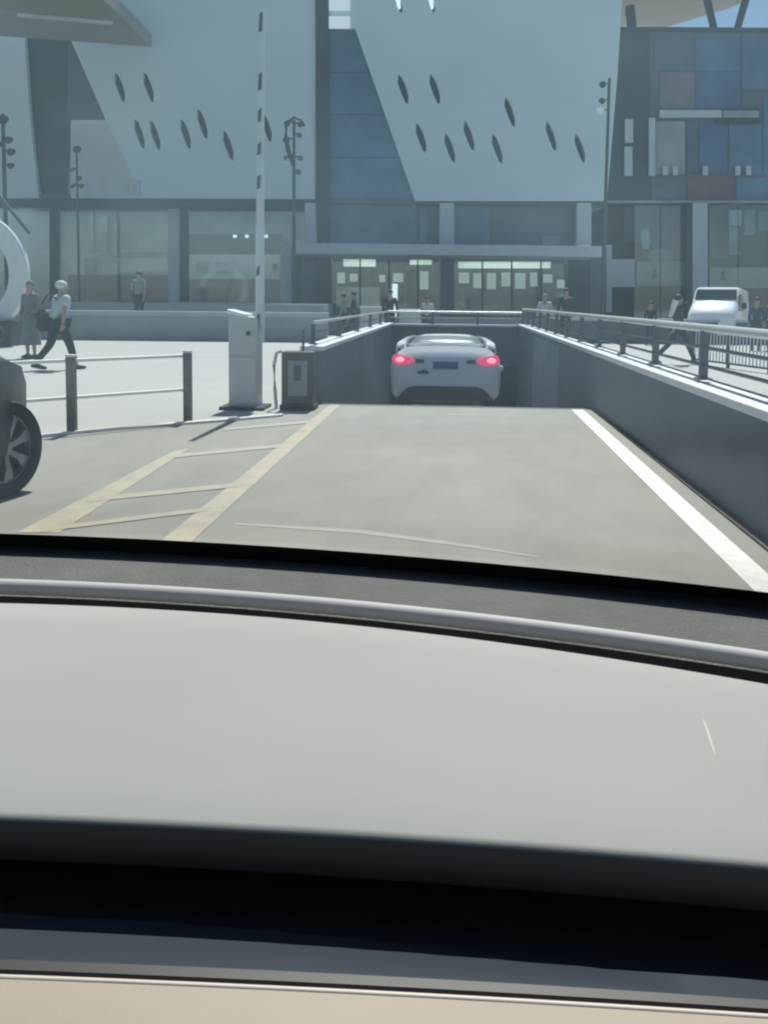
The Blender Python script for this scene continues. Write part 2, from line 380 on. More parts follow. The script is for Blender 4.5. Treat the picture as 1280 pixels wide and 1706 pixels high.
railing('railing', 'steel handrail with thin dark rails on the right ramp wall', ((RX, y1-2*dy), (RX, y1+11*dy)), 1.18, .78, 14, (1.03, .89, .795))
railing('railing', 'steel handrail with thin dark rails on the left ramp wall', ((XL-.13, YC+.3), (XL-.13, YP)), 1.07, .78, 6, (.93,), r=.022)
railing('railing', 'steel handrail across the top of the garage opening', ((XL-.13, YP+.15), (RX, YP+.15)), 1.07, .73, 4, (.90,))

# picket fence, on the right plaza
p = G(1160, 606); q = G(1290, 624)
t = thing('picket_fence', 'low grey picket fence on the right plaza behind the handrail', 'fence', (p.x, p.y, 0))
d = Vector((q.x-p.x, q.y-p.y, 0)); a = Vector((p.x, p.y, 0)); a = a - d*.05; b = a + d*2.0
for z in (.82, .10):
    g = MB(); g.tube(a+Vector((0, 0, z)), b+Vector((0, 0, z)), .022, n=8); g.build('rail', M['darksteel'], t, smooth=40)
first = None
NP = int((b-a).length/.13)
for i in range(NP+1):
    pp = a + (b-a)*(i/NP)
    if first is None:
        g = MB(); g.box((pp.x, pp.y, .46), (.022, .022, .72)); first = g.build('picket', M['column'], t); o0 = pp
    else:
        c = first.copy(); COL.objects.link(c); c.parent = t; c.location = tuple(pp-o0)
first = None
for i in range(5):
    pp = a + (b-a)*(i/4)
    if first is None:
        g = MB(); g.box((pp.x, pp.y, .43), (.06, .06, .86)); first = g.build('post', M['darksteel'], t); o1 = pp
    else:
        c = first.copy(); COL.objects.link(c); c.parent = t; c.location = tuple(pp-o1)

# ------------------------------------------------------------------ bollards and bars on the left
b1, b2 = G(120, 722), G(313, 703)
bdir = (b2-b1)
def bollard(loc, label):
    t = thing('bollard', label, 'bollard', (loc.x, loc.y, 0), group='square bollards along the edge of the plaza')
    g = MB(); g.box((loc.x, loc.y, .385), (.085, .085, .77)); g.build('post', M['bollard'], t, bevel=.008)
    g = MB(); g.box((loc.x, loc.y, .785), (.09, .09, .025)); g.build('cap', M['coping'], t, bevel=.006)
    return t
bo = bollard(b1, 'square grey bollard close to the wheel of the dark car')
copy_tree(bo, (b2.x, b2.y, 0), 'square grey bollard between the pair of white bars and the barrier cabinet')
b0 = b1 - bdir
bo3 = copy_tree(bo, (b0.x, b0.y, 0), 'square grey bollard hidden behind the dark car')
for (z, lb) in ((.735, 'thin white bar joining the tops of the bollards'), (.36, 'thin white bar joining the bollards at mid height')):
    aa = Vector((b0.x, b0.y, z)); bb = Vector((b2.x-.05, b2.y, z))
    g = MB(); g.tube(aa, bb, .019, n=8); tag(g.build('fence_bar', M['whitebar'], loc=(b1.x, b1.y, z), smooth=40), lb, 'bar', 'white bars between the bollards')

# ------------------------------------------------------------------ parking barrier
p = G(405, 683)
t = thing('parking_barrier', 'pale barrier cabinet with its tall boom raised upright', 'barrier', (p.x, p.y, 0))
cx, cy = p.x, p.y+.18
g = MB(); g.prism([(cx-.19, cy-.15, .03), (cx+.17, cy-.15, .03), (cx+.17, cy-.15, 1.14), (cx-.19, cy-.15, 1.19)], (0, .32, 0)); g.build('cabinet', M['cabinet'], t, bevel=.012)
g = MB(); g.prism([(cx-.205, cy-.17, 1.196), (cx+.05, cy-.17, 1.145), (cx+.05, cy-.17, 1.185), (cx-.205, cy-.17, 1.245)], (0, .36, 0)); g.build('lid', M['cabtop'], t, bevel=.01)
g = MB(); g.box((cx-.01, cy-.156, .36), (.32, .012, .60)); g.build('door_panel', M['cabinet'], t, bevel=.004)
g = MB(); g.box((cx+.06, cy-.157, .95), (.05, .012, .05)); g.build('lock', M['black'], t, bevel=.003)
g = MB(); g.box((cx-.01, cy, .02), (.56, .50, .04)); g.build('base_plate', M['black'], t, bevel=.005)
bx = cx+.185; by = cy-.02
g = MB(); g.tube((cx+.15, by, .98), (bx+.03, by, .98), .075, n=18); g.build('hinge', M['cabinet'], t, smooth=40)
g = MB(); g.box((bx-.005, by, 1.55), (.105, .075, 1.45)); g.build('boom_sleeve', M['boom'], t, bevel=.02)
g = MB(); g.prism([(bx-.05, by-.03, 2.2), (bx+.045, by-.03, 2.2), (bx+.055, by-.03, 4.84), (bx-.005, by-.03, 4.84)], (0, .055, 0)); boomo = g.build('boom_arm', M['boom'], t, bevel=.01)
for z, h in ((4.70, .24), (4.0, .22), (3.60, .17), (3.20, .16), (2.80, .18), (1.72, .14), (1.12, .16)):
    f = max(0, (z-2.2)/2.8)*.55
    g = MB(); g.prism([(bx-.045+f*.075, by-.045, z-h/2), (bx-.005+f*.075, by-.045, z-h/2+.02), (bx+f*.075, by-.045, z+h/2), (bx-.035+f*.075, by-.045, z+h/2-.03)], (0, .05, 0))
    g.build('dark_stripe', M['mull'], t)

# ticket box next to it
p = G(495, 684); kx, ky = p.x, p.y+.15
t = thing('ticket_machine', 'squat dark bronze ticket box with a grey panel at the head of the ramp', 'ticket machine', (kx, ky, 0))
g = MB(); g.box((kx, ky, .40), (.40, .28, .66)); g.build('cabinet', M['kiosk'], t, bevel=.015)
g = MB(); g.box((kx+.005, ky-.146, .40), (.24, .014, .44)); sc1 = g.build('panel', M['screen'], t, bevel=.004)
g = MB(); g.box((kx+.005, ky-.157, .47), (.09, .008, .20)); g.build('display', M['kiosk'], sc1, bevel=.003)
g = MB(); g.box((kx, ky, .035), (.44, .32, .07)); g.build('plinth', M['black'], t, bevel=.006)
g = MB(); g.tube((kx+.04, ky+.05, .72), (kx+.04, ky+.05, 1.0), .016, n=8); g.build('stub_pole', M['darksteel'], t)
hx = kx-.29
g = MB(); g.path([(hx, ky, 0), (hx-.02, ky, .25), (hx-.03, ky, .55), (hx+.0, ky, .70), (hx+.07, ky, .73)], .022, 8)
tag(g.build('guard_hoop', M['whitebar'], loc=(hx, ky, 0), smooth=50), 'slim white guard pipe hugging the left side of the ticket box', 'guard pipe')

# ------------------------------------------------------------------ low walls and blocks before the mall
def block(name, mname, px0, px1, D, z0, z1, dep, label, cat, topm=None, topz=.08, yy=540):
    u0, u1 = onD(px0, yy, D)[0], onD(px1, yy, D)[0]
    loc = W((u0+u1)/2, D+dep/2, 0)
    t = thing(name, label, cat, loc, YAW)
    g = MB(); g.box((0, 0, (z0+z1)/2), (u1-u0, dep, z1-z0)); g.bm.transform(WM[t]); g.build('body', M[mname], t, bevel=.01)
    if topm:
        g = MB(); g.box((0, 0, z1+topz/2), (u1-u0+.06, dep+.06, topz)); g.bm.transform(WM[t]); g.build('coping', M[topm], t, bevel=.01)
    return t
block('planter_wall', 'planter', -420, 545, 29.5, 0, .80, .5, 'long low grey wall crossing the plaza left of the ramp', 'low wall', 'plantertop', .16)
block('planter_wall', 'planter', -420, 540, 33.0, 0, 1.22, 5, 'raised grey terrace edge behind the long low wall', 'terrace', None)
block('planter_wall', 'midclad', 905, 1500, 31.0, 0, .76, .5, 'long dark low wall behind the right handrail', 'low wall', 'plantertop', .10)
block('bench', 'column', 600, 640, 34, 0, 1.10, .7, 'pale stone block left of the slim white sign', 'stone block', 'coping', .06)
block('bench', 'column', 666, 702, 34, 0, 1.02, .7, 'pale stone block right of the slim white sign', 'stone block', 'coping', .06)
block('terrace_step', 'planter', 545, 905, 36.5, 0, .72, 2, 'wide grey step in front of the mall doors', 'step', None)
block('slim_sign', 'lampw', 653, 662, 38, .72, 2.1, .12, 'slim bright white upright sign before the left doors', 'sign')

# ------------------------------------------------------------------ the mall
FD = 45.0
def poly(px, D):                       # pixels -> upright plane at depth D
    return [W(*( (lambda q: (q[0], D, q[1]))(onD(x, y, D)) )) for x, y in px]
def slab(name, m, px, w0, th, parent, bevel=0, base=FD):
    g = MB(); g.prism(poly(px, base+w0), HF*th); return g.build(name, M[m], parent, bevel=bevel)
def rect(x0, y0, x1, y1): return [(x0, y0), (x1, y0), (x1, y1), (x0, y1)]
SC = FD/1500.0
mall = thing('shopping_mall', 'huge pale mall facade with slanted slot windows above glazed doors', 'building', W(-4, FD, 0), YAW)

def slotted(name, m, outer, slots, w0, th, parent):
    """upright panel with real slot holes; polygon coordinates in pixels"""
    cu = bpy.data.curves.new('panel_curve', 'CURVE'); cu.dimensions = '2D'; cu.fill_mode = 'BOTH'; cu.extrude = th/2
    for loop in [outer] + slots:
        s = cu.splines.new('POLY'); s.points.add(len(loop)-1); s.use_cyclic_u = True
        for i, (x, y) in enumerate(loop):
            u, z = onD(x, y, FD+w0); s.points[i].co = (u, z, 0, 1)
    o = bpy.data.objects.new('tmp', cu); COL.objects.link(o)
    bpy.context.view_layer.update()
    me = bpy.data.meshes.new_from_object(o.evaluated_get(bpy.context.evaluated_depsgraph_get()))
    bpy.data.objects.remove(o)
    g = MB(); g.bm.from_mesh(me)
    # curve plane (x,y) -> across, up; z -> depth
    for v in g.bm.verts: v.co = W(v.co.x, FD+w0+th/2-v.co.z, v.co.y)
    return g.build(name, M[m], parent)
def lens(cx, cy, k=1.0):               # slanted leaf-shaped slot, about 19 x 50 px
    return [(cx+dx*k, cy+dy*k) for dx, dy in ((-8, -26), (-2, -20), (4, -7), (9, 11), (8, 25), (3, 21), (-3, 7), (-9, -10))]
left_slots = [(199, 146), (247, 146), (232, 224), (258, 226), (309, 224), (337, 207), (380, 243), (444, 212)]
right_slots = [(672, 149), (725, 149), (850, 187), (702, 230), (750, 247), (782, 227), (829, 248), (919, 227), (967, 247)]
top_slots = [(662, -3), (717, -3)]
slotted('left_panel', 'facade', [(118, 68), (120, -300), (524, -300), (527, 332), (118, 330), (118, 200), (176, 200)], [lens(*c) for c in left_slots], 0, .35, mall)
slotted('right_panel', 'facade', [(545, -80), (1047, -80), (1037, 0), (1030, 120), (1012, 335), (692, 335), (592, 48), (545, 46)], [lens(*c) for c in right_slots+top_slots], 0, .35, mall)
for c in left_slots+right_slots:
    x, y = c; slab('slot_glass', 'slot', rect(x-14, y-30, x+14, y+30), .37, .05, mall)
for c in top_slots:
    x, y = c; o = slab('slot_glass', 'slot', rect(x-14, y-34, x+14, y+30), .37, .05, mall)
    slab('bright_slot_pane', 'lampw', [(x-4, y), (x+5, y-4), (x+6, y+16), (x+2, y+20)], .30, .04, o)  # white glowing pane in the tip of the slot
slab('outer_left_panel', 'facade', [(-500, -100), (40, -100), (40, 62), (50, 200), (64, 332), (-500, 330)], 0, .35, mall)
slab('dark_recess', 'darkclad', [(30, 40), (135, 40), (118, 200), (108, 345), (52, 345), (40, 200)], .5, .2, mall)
slab('recess_slate_panel', 'midclad', [(112, 40), (130, 40), (182, 206), (112, 206)], .42, .06, mall)  # slate triangle beside the dark recess
slab('lower_left_panel', 'facade2', [(117, 206), (177, 206), (235, 326), (117, 326)], -.04, .03, mall) 
for (a_, b_, c_, d_) in ((143, 292, 171, 326), (174, 296, 213, 326), (220, 300, 232, 326)):
    slab('pale_window', 'column', rect(a_, b_, c_, d_), -.09, .06, mall, bevel=.02)
slab('vertical_fin', 'darkclad', rect(526, -300, 548, 408), -.1, .5, mall)
slab('bright_band', 'glowband', rect(548, -60, 583, 16), -.12, .1, mall)
slab('bright_band', 'glowband', rect(548, 27, 583, 47), -.14, .12, mall)
slab('blue_glass_wall', 'blueglass', [(548, 48), (593, 48), (640, 180), (694, 338), (548, 338)], .30, .1, mall)
for f in (120, 190, 262):
    slab('glass_joint', 'darkclad', [(548, f), (548+45+(f-48)*.33, f), (548+45+(f-48)*.33, f+1.2), (548, f+1.2)], .27, .03, mall)
slab('blue_spandrel', 'blueglass', rect(548, 300, 690, 336), .24, .05, mall)
slab('lower_edge_strip', 'mull', [(-300, 329), (526, 333), (526, 346), (-300, 345)], -.05, .5, mall)
slab('lower_edge_strip', 'mull', [(694, 336), (1012, 337), (1012, 342), (694, 341)], .02, .4, mall)
# soffit slab over the ground floor recess
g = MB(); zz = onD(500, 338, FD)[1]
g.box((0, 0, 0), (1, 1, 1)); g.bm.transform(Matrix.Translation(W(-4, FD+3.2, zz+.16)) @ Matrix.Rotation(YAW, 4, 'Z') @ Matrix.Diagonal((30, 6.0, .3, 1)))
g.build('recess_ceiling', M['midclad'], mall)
# ground floor glazing, left: set back 1 m
GD = 1.0
def gl(name, px, w0=GD, th=.04): return slab(name, 'shopglass', px, w0, th, mall)
for i, (x0, x1) in enumerate(((-400, 82), (96, 299), (313, 507))):
    gl('shop_window', rect(x0, 343, x1, 506))
for x0, x1, mt in ((82, 96, 'mull'), (299, 313, 'mull')): slab('mullion', mt, rect(x0, 338, x1, 508), GD-.15, .3, mall)
slab('pilaster', 'column', rect(280, 345, 299, 507), GD-.1, .2, mall)
slab('pilaster', 'column', rect(508, 338, 528, 408), -.1, .9, mall)
slab('sill', 'plantertop', rect(-400, 503, 545, 512), GD-.3, .6, mall)
# interior of the left shops
ID = 4.2
slab('interior_wall', 'greyint', rect(-400, 338, 96, 520), ID, .1, mall)
slab('interior_wall', 'beige', rect(96, 338, 299, 520), ID+.4, .1, mall)
slab('interior_wall', 'greyint', rect(299, 338, 520, 520), ID+.4, .1, mall)
slab('interior_counter', 'darkint', rect(112, 458, 283, 505), 2.2, .8, mall)
slab('interior_shelf', 'olive', rect(178, 420, 280, 429), 2.6, .3, mall)
for x0, y0, x1, y1 in ((147, 338, 155, 420), (160, 360, 178, 418), (190, 365, 196, 420), (140, 430, 158, 458)):
    slab('display_stand', 'olive', rect(x0, y0, x1, y1), 3.0, .3, mall)
slab('interior_panel', 'column', rect(160, 430, 282, 457), 3.6, .1, mall)
slab('interior_band', 'darkint', rect(313, 390, 470, 425), 3.9, .2, mall)
slab('interior_band', 'column', rect(313, 424, 466, 464), 3.7, .2, mall)
slab('interior_sign', 'greyint', rect(327, 435, 347, 450), 3.55, .1, mall)
slab('interior_sign', 'greyint', rect(358, 436, 381, 450), 3.55, .1, mall)
slab('interior_sign', 'darkint', rect(454, 439, 463, 449), 3.55, .1, mall)
for x0, x1 in ((318, 344), (352, 378), (390, 414), (440, 466)): slab('interior_rack', 'darkint', rect(x0, 466, x1, 507), 3.0, .3, mall)
slab('white_partition', 'lamp' if 0 else 'column', rect(468, 405, 486, 506), GD-.12, .1, mall)
for x0 in (388, 408, 440): slab('ceiling_spot', 'lampw', rect(x0, 391, x0+6, 396), 3.0, .1, mall)
for i_, (xa, xb, w_) in enumerate(((-300, 70, 2.4), (110, 290, 1.9), (320, 500, 1.9), (565, 725, 2.2), (770, 930, 2.2))):  # light strips added behind the edge strip and door head to brighten the rooms
    ua, ub = onD(xa, 345, FD+w_)[0], onD(xb, 345, FD+w_)[0]; w_ = 1.32 if i_ < 3 else w_; zc = zz-.06 if i_ < 3 else onD(700, 429, FD+w_)[1]
    g = MB(); g.box((0, 0, 0), (1, 1, 1)); g.bm.transform(Matrix.Translation(W((ua+ub)/2, FD+w_, zc)) @ Matrix.Rotation(YAW, 4, 'Z') @ Matrix.Diagonal((ub-ua, .4, .05, 1))); g.build('added_ceiling_light', M['added_shoplight'], mall)
# upper glazing over the canopy
for x0, x1, mt in ((548, 694, 'blueglass'), (756, 815, 'blueglass'), (815, 962, 'slate')):
    slab('upper_window', mt, rect(x0, 340, x1, 408), .5, .1, mall)
slab('upper_window', 'midclad', rect(694, 340, 734, 408), .45, .1, mall)
slab('window_bar', 'blueglass', rect(700, 350, 712, 404), .40, .04, mall)
slab('interior_blind', 'greyint', rect(905, 393, 934, 408), .44, .04, mall)
for x0, x1 in ((733, 757), (962, 986)): slab('column', 'column', rect(x0, 338, x1, 408), -.05, .5, mall)
# canopy
cpx = [onD(495, 404, FD-3), onD(1003, 408, FD-3)]
g = MB(); u0, u1 = cpx[0][0], cpx[1][0]; zt = cpx[0][1]
g.box((0, 0, 0), (1, 1, 1)); g.bm.transform(Matrix.Translation(W((u0+u1)/2, FD-1.2, zt-.27)) @ Matrix.Rotation(YAW, 4, 'Z') @ Matrix.Diagonal((u1-u0, 3.8, .50, 1)))
can = g.build('entrance_canopy', M['column'], mall, bevel=.03)
# under the canopy
for x0, x1, mt in ((487, 503, 'darkclad'), (503, 522, 'midclad'), (522, 552, 'darkclad'), (735, 757, 'midclad'), (947, 985, 'darkclad'), (985, 1003, 'midclad')):
    slab('entrance_pier', mt, rect(x0, 424, x1, 540), GD-.5, .8, mall)
slab('door_head', 'mull', rect(552, 423, 947, 430), GD-.1, .2, mall)
slab('interior_wall', 'olive', rect(540, 420, 745, 545), 6.0, .1, mall)
slab('interior_wall', 'olive', rect(745, 420, 960, 545), 6.1, .1, mall)
for x0, x1 in ((552, 599), (602, 647), (650, 695), (698, 735), (757, 803), (806, 852), (855, 901), (904, 947)):
    d_ = gl('glass_door', rect(x0, 431, x1, 540), GD+.0, .04)
    slab('door_frame', 'mull', rect(x1, 431, x1+2.5, 540), GD-.02, .1, d_)
def lp(x0, y0, x1, y1, w=5.2, mt='lamp'): slab('lit_panel', mt, rect(x0, y0, x1, y1), w, .08, mall)
lp(572, 432, 626, 444, 3.0); lp(683, 433, 720, 441, 3.0); lp(764, 436, 918, 447, 3.0)
for x0, x1, y0, y1 in ((562, 575, 454, 472), (583, 596, 456, 469), (632, 642, 458, 470), (655, 672, 455, 470), (700, 714, 452, 482),
                       (765, 782, 454, 472), (789, 804, 455, 480), (812, 827, 455, 482), (836, 851, 454, 477), (859, 876, 455, 481), (884, 896, 454, 477), (906, 921, 457, 471), (929, 948, 466, 480)):
    lp(x0, y0, x1, y1, 5.2)
slab('interior_counter', 'darkint', rect(778, 488, 905, 520), 4.0, .5, mall)
slab('interior_counter', 'red', rect(800, 508, 842, 532), 3.6, .2, mall)
slab('display_stand', 'darkint', rect(640, 470, 664, 520), 4.4, .3, mall); slab('display_stand', 'darkint', rect(676, 450, 692, 520), 4.4, .3, mall)
slab('interior_panel', 'beige', rect(560, 478, 634, 512), 4.8, .2, mall)
# building mass behind so no daylight leaks through
g = MB(); g.box((0, 0, 0), (1, 1, 1)); g.bm.transform(Matrix.Translation(W(-6, FD+14, 9.0)) @ Matrix.Rotation(YAW, 4, 'Z') @ Matrix.Diagonal((34, 14, 18, 1)))
g.build('rear_block', M['midclad'], mall)
# sharp-cornered roof overhang at the upper left
zs = 13.4
g = MB(); pts = [G(252, 78, zs), G(172, -2, zs), G(90, -90, zs), G(-700, -90, zs), G(-700, 20, zs), G(0, 60, zs)]
g.prism(pts, (0, 0, .6)); g.build('roof_overhang', M['soffit2'], mall)
g = MB(); pts = [G(172, 2, zs-.01), G(88, -90, zs-.01), G(-650, -90, zs-.01), G(-650, 12, zs-.01), G(0, 17, zs-.01), G(160, 34, zs-.01), G(190, 22, zs-.01)]
g.prism(pts, (0, 0, .008)); g.build('soffit_boards', M['soffit'], mall)
g = MB(); pts = [G(30, 22, zs-.02), G(190, 36, zs-.02), G(186, 42, zs-.02), G(28, 28, zs-.02)]
g.prism(pts, (0, 0, .008)); g.build('soffit_strip', M['cabtop'], mall)

# ------------------------------------------------------------------ right-hand building
BD = 52.0
rb = thing('shopping_arcade', 'dark glazed building with red and blue panels at the right', 'building', W(18, BD, 0), YAW)
def s2(name, m, px, w0, th=.12, p=None, bevel=0): return slab(name, m, px, w0, th, p or rb, bevel, base=BD)
s2('wall', 'slate', [(985, 47), (1420, 50), (1420, 345), (985, 338)], .5, 8)
s2('roof_edge', 'mull', [(985, 44), (1420, 47), (1420, 53), (985, 50)], .3, .3)
s2('dark_cladding', 'darkclad', rect(1000, 52, 1084, 334), .42, .06)
for (x0, y0, x1, y1, m_) in ((1092, 60, 1158, 118, 'slate'), (1160, 56, 1234, 118, 'blueglass'), (1237, 56, 1400, 150, 'blueglass'),
        (1160, 120, 1234, 180, 'blueglass2'), (1100, 120, 1158, 180, 'mauve'), (1093, 202, 1142, 290, 'greyint'), (1146, 205, 1164, 288, 'slate'),
        (1166, 205, 1212, 288, 'blueglass2'), (1216, 202, 1270, 290, 'blueglass'), (1273, 160, 1400, 290, 'blueglass'), (1237, 153, 1270, 180, 'slate'),
        (1146, 292, 1226, 334, 'red'), (1228, 296, 1400, 334, 'blueglass'), (1086, 296, 1143, 334, 'slate')):
    s2('window_panel', m_, rect(x0, y0, x1, y1), .44, .05)
for (x0, y0, x1, y1) in ((1042, 198, 1056, 238), (1041, 244, 1055, 293), (1082, 196, 1093, 293)):
    s2('pale_strip', 'column', rect(x0, y0, x1, y1), .12, .12, bevel=.04)
s2('pale_strip', 'column', rect(1100, 183, 1204, 196), .12, .12, bevel=.04)
s2('pale_strip', 'greyint', rect(1206, 184, 1266, 196), .13, .12, bevel=.04)
s2('dark_shelf', 'mull', rect(1196, 199, 1270, 204), .05, .2)
for x0 in (1105, 1122, 1172, 1226, 1244): s2('small_display', 'column', rect(x0, 276, x0+9, 292), .12, .1, bevel=.03)
s2('string_course', 'greyint', rect(1012, 334, 1420, 338), .1, .4)
# ground floor
s2('interior_wall', 'darkint', rect(985, 338, 1420, 540), 3.0, .1)
s2('red_interior_panel', 'red', rect(1088, 345, 1148, 430), 2.4, .1)
s2('red_interior_panel', 'red', rect(1183, 342, 1214, 430), 2.4, .1)
s2('slate_interior_panel', 'midclad', rect(1040, 345, 1086, 405), 2.4, .1)
s2('shop_sign', 'beige', rect(1062, 436, 1142, 476), .9, .1, bevel=.03)
s2('shop_sign', 'beige', rect(1184, 446, 1420, 480), .9, .1, bevel=.03)
for x0, y0 in ((1092, 455), (1206, 458)):
    g = MB(); c = W(onD(x0, y0, BD+.85)[0], BD+.85, onD(x0, y0, BD+.85)[1])
    g.prism([c+R0*a_+Vector((0, 0, b_)) for a_, b_ in ((-.16, -.28), (.16, -.28), (.07, .0), (.10, .18), (0, .30), (-.10, .18), (-.07, 0))], HF*.05)
    g.build('sign_emblem', M['darkint'], rb)
for (cx_, cy_, rx_, ry_) in ((1077, 398, 8, 18), (1102, 428, 22, 14)):
    s2('display_figure', 'greyint' if rx_ > 10 else 'column', [(cx_+rx_*math.cos(k*math.pi/6), cy_+ry_*math.sin(k*math.pi/6)) for k in range(12)], 1.3, .1)
for (x0, y0, x1, y1, m_) in ((1216, 350, 1236, 376, 'column'), (1241, 350, 1259, 392, 'greyint'), (1264, 352, 1400, 385, 'blueglass'), (1216, 378, 1232, 424, 'greyint')):
    s2('display_poster', m_, rect(x0, y0, x1, y1), 1.3, .1)
s2('column', 'column', rect(1155, 338, 1180, 545), -.1, .6)
s2('mullion', 'mull', rect(1145, 338, 1155, 545), -.05, .4)
s2('white_panel', 'column', rect(1011, 408, 1020, 520), .1, .2)
s2('white_panel', 'column', rect(1020, 432, 1058, 478), .15, .2)
for x0, x1 in ((1058, 1100), (1102, 1144), (1182, 1230), (1232, 1290), (1292, 1400)): s2('shop_window', 'shopglass', rect(x0, 342, x1, 540), .5, .05)
for xa, xb in ((1040, 1140), (1190, 1300)):  # added strips that brighten the right-hand shops
    ua, ub = onD(xa, 350, BD+1.8)[0], onD(xb, 350, BD+1.8)[0]; zc = onD(1150, 336, BD+.2)[1]
    g = MB(); g.box((0, 0, 0), (1, 1, 1)); g.bm.transform(Matrix.Translation(W((ua+ub)/2, BD+1.0, zc)) @ Matrix.Rotation(YAW, 4, 'Z') @ Matrix.Diagonal((ub-ua, .4, .06, 1))); g.build('added_ceiling_light', M['added_shoplight'], rb)
g = MB(); zr = onD(1150, 44, 66)[1]
g.prism([G(1000, -50, zr), G(1000, 43, zr), G(1112, 45, zr), G(1215, 14, zr), G(1290, -18, zr), G(1360, -50, zr)], (0, 0, .7))
g.build('roof_overhang', M['soffit3'], rb)
for (x0, x1) in ((1172, 1193), (1252, 1226)):
    a_, b_ = onD(x0, -30, 58), onD(x1, 60, 58); g = MB(); g.tube(W(a_[0], 58, a_[1]), W(b_[0], 58, b_[1]), .26, .22, n=10); g.build('roof_strut', M['mull'], rb, smooth=40)
a_ = onD(1055, 60, 57); b_ = onD(1050, 10, 57)
g = MB(); g.tube(W(a_[0], 57, a_[1]), W(b_[0], 57, b_[1]), .3, n=10); g.build('roof_strut', M['mull'], rb, smooth=40)

# ------------------------------------------------------------------ lamp posts
def lamp(px, ytop, D, label, heads, r=.07, name='lamp_post'):
    u, z = onD(px, ytop, D); base = W(u, D, 0)
    t = thing(name, label, 'lamp post', base, YAW, group='lamp posts in front of the mall')
    g = MB(); g.tube((0, 0, 0), (0, 0, z), r*1.25, r*.8, n=10); g.tube((0, 0, 0), (0, 0, .35), r*2, r*1.5, n=10); g.bm.transform(WM[t]); g.build('pole', M['darksteel'], t, smooth=40)
    for dx, py, rr, m_ in heads:
        hz = onD(px, py, D)[1]; ux = dx*D/1500
        g = MB(); g.tube((0, 0, hz+.02), (ux, 0, hz+.05), .03, n=6); g.bm.transform(WM[t]); arm = g.build('arm', M['darksteel'], t)
        g = MB(); g.tube((ux, -.16, hz-.06), (ux, .12, hz+.02), rr, rr*.7, n=10); g.ball((ux, .12, hz+.02), rr*.7); g.bm.transform(WM[t]); g.build('lamp_head', M[m_], arm, smooth=40)
    return t
lamp(1016, 130, 38, 'tall thin post with three spotlights near the right facade edge', [(-12, 140, .14, 'mull'), (-12, 167, .13, 'mull'), (-14, 184, .15, 'cabtop')])
o = lamp(490, 200, 38, 'lamp post with a curled cluster of heads beside the boom', [(-11, 205, .13, 'mull'), (10, 206, .12, 'mull'), (-12, 232, .15, 'mull'), (9, 224, .12, 'midclad'), (-13, 262, .10, 'midclad'), (11, 262, .12, 'midclad'), (8, 285, .12, 'midclad')])
g = MB(); u, z = onD(490, 200, 38); tt = WM[o]
g.path([tt @ Vector((-.33, 0, z-.15)), tt @ Vector((-.34, 0, z-.75)), tt @ Vector((-.25, 0, z-1.2)), tt @ Vector((0, 0, z-1.9))], .09, 8); g.build('curved_bracket', M['mull'], o, smooth=50)
g = MB(); g.path([tt @ Vector((-.3, 0, z-.1)), tt @ Vector((0, 0, z+.1)), tt @ Vector((.3, 0, z)), tt @ Vector((.42, 0, z-.25))], .05, 8); g.build('top_bracket', M['mull'], o, smooth=50)
lamp(4, 190, 38, 'dark lamp post at the far left edge', [(2, 198, .2, 'mull'), (10, 232, .15, 'mull'), (13, 252, .16, 'mull'), (12, 275, .13, 'mull'), (-8, 240, .15, 'mull')], r=.09)
lamp(127, 244, 38, 'short lamp post with small cross arms by the dark recess', [(2, 248, .16, 'mull'), (-8, 282, .09, 'midclad'), (4, 296, .11, 'mull'), (-7, 309, .08, 'mull'), (8, 309, .08, 'mull')], r=.05)

# ------------------------------------------------------------------ big white ring at the left
D = 25.5; u, z = onD(-60, 455, D); Rr = 105*D/1500*1.02
base = W(u, D, 0)
t = thing('ring_sculpture', 'large upright white ring at the left edge of the plaza', 'ring sculpture', base, YAW)
g = MB(); n = 64; rings = []
for i in range(n):
    a = 2*math.pi*i/n; rings.append([])
    for (dr, dy) in ((.0, -.15), (.0, .15), (-.53, .15), (-.53, -.15)):
        rings[-1].append(g.bm.verts.new((math.cos(a)*(Rr+dr), dy, z+math.sin(a)*(Rr+dr))))
for i in range(n):
    for k in range(4): g.bm.faces.new((rings[i][k], rings[(i+1) % n][k], rings[(i+1) % n][(k+1) % 4], rings[i][(k+1) % 4]))
g.bm.transform(WM[t]); g.build('ring', M['boom'], t, bevel=.05, smooth=40)
g = MB(); g.box((0, 0, .35), (2.9, 1.0, .7)); g.bm.transform(WM[t]); g.build('plinth', M['darkint'], t, bevel=.03)
g = MB(); g.tube((.8, .3, z+Rr+.5), (1.75, .3, z+Rr*.52+.2), .05, n=8); g.tube((.8, .3, z+Rr+.5), (.2, .3, 1.0), .04, n=8); g.bm.transform(WM[t]); g.build('stay', M['mull'], t)

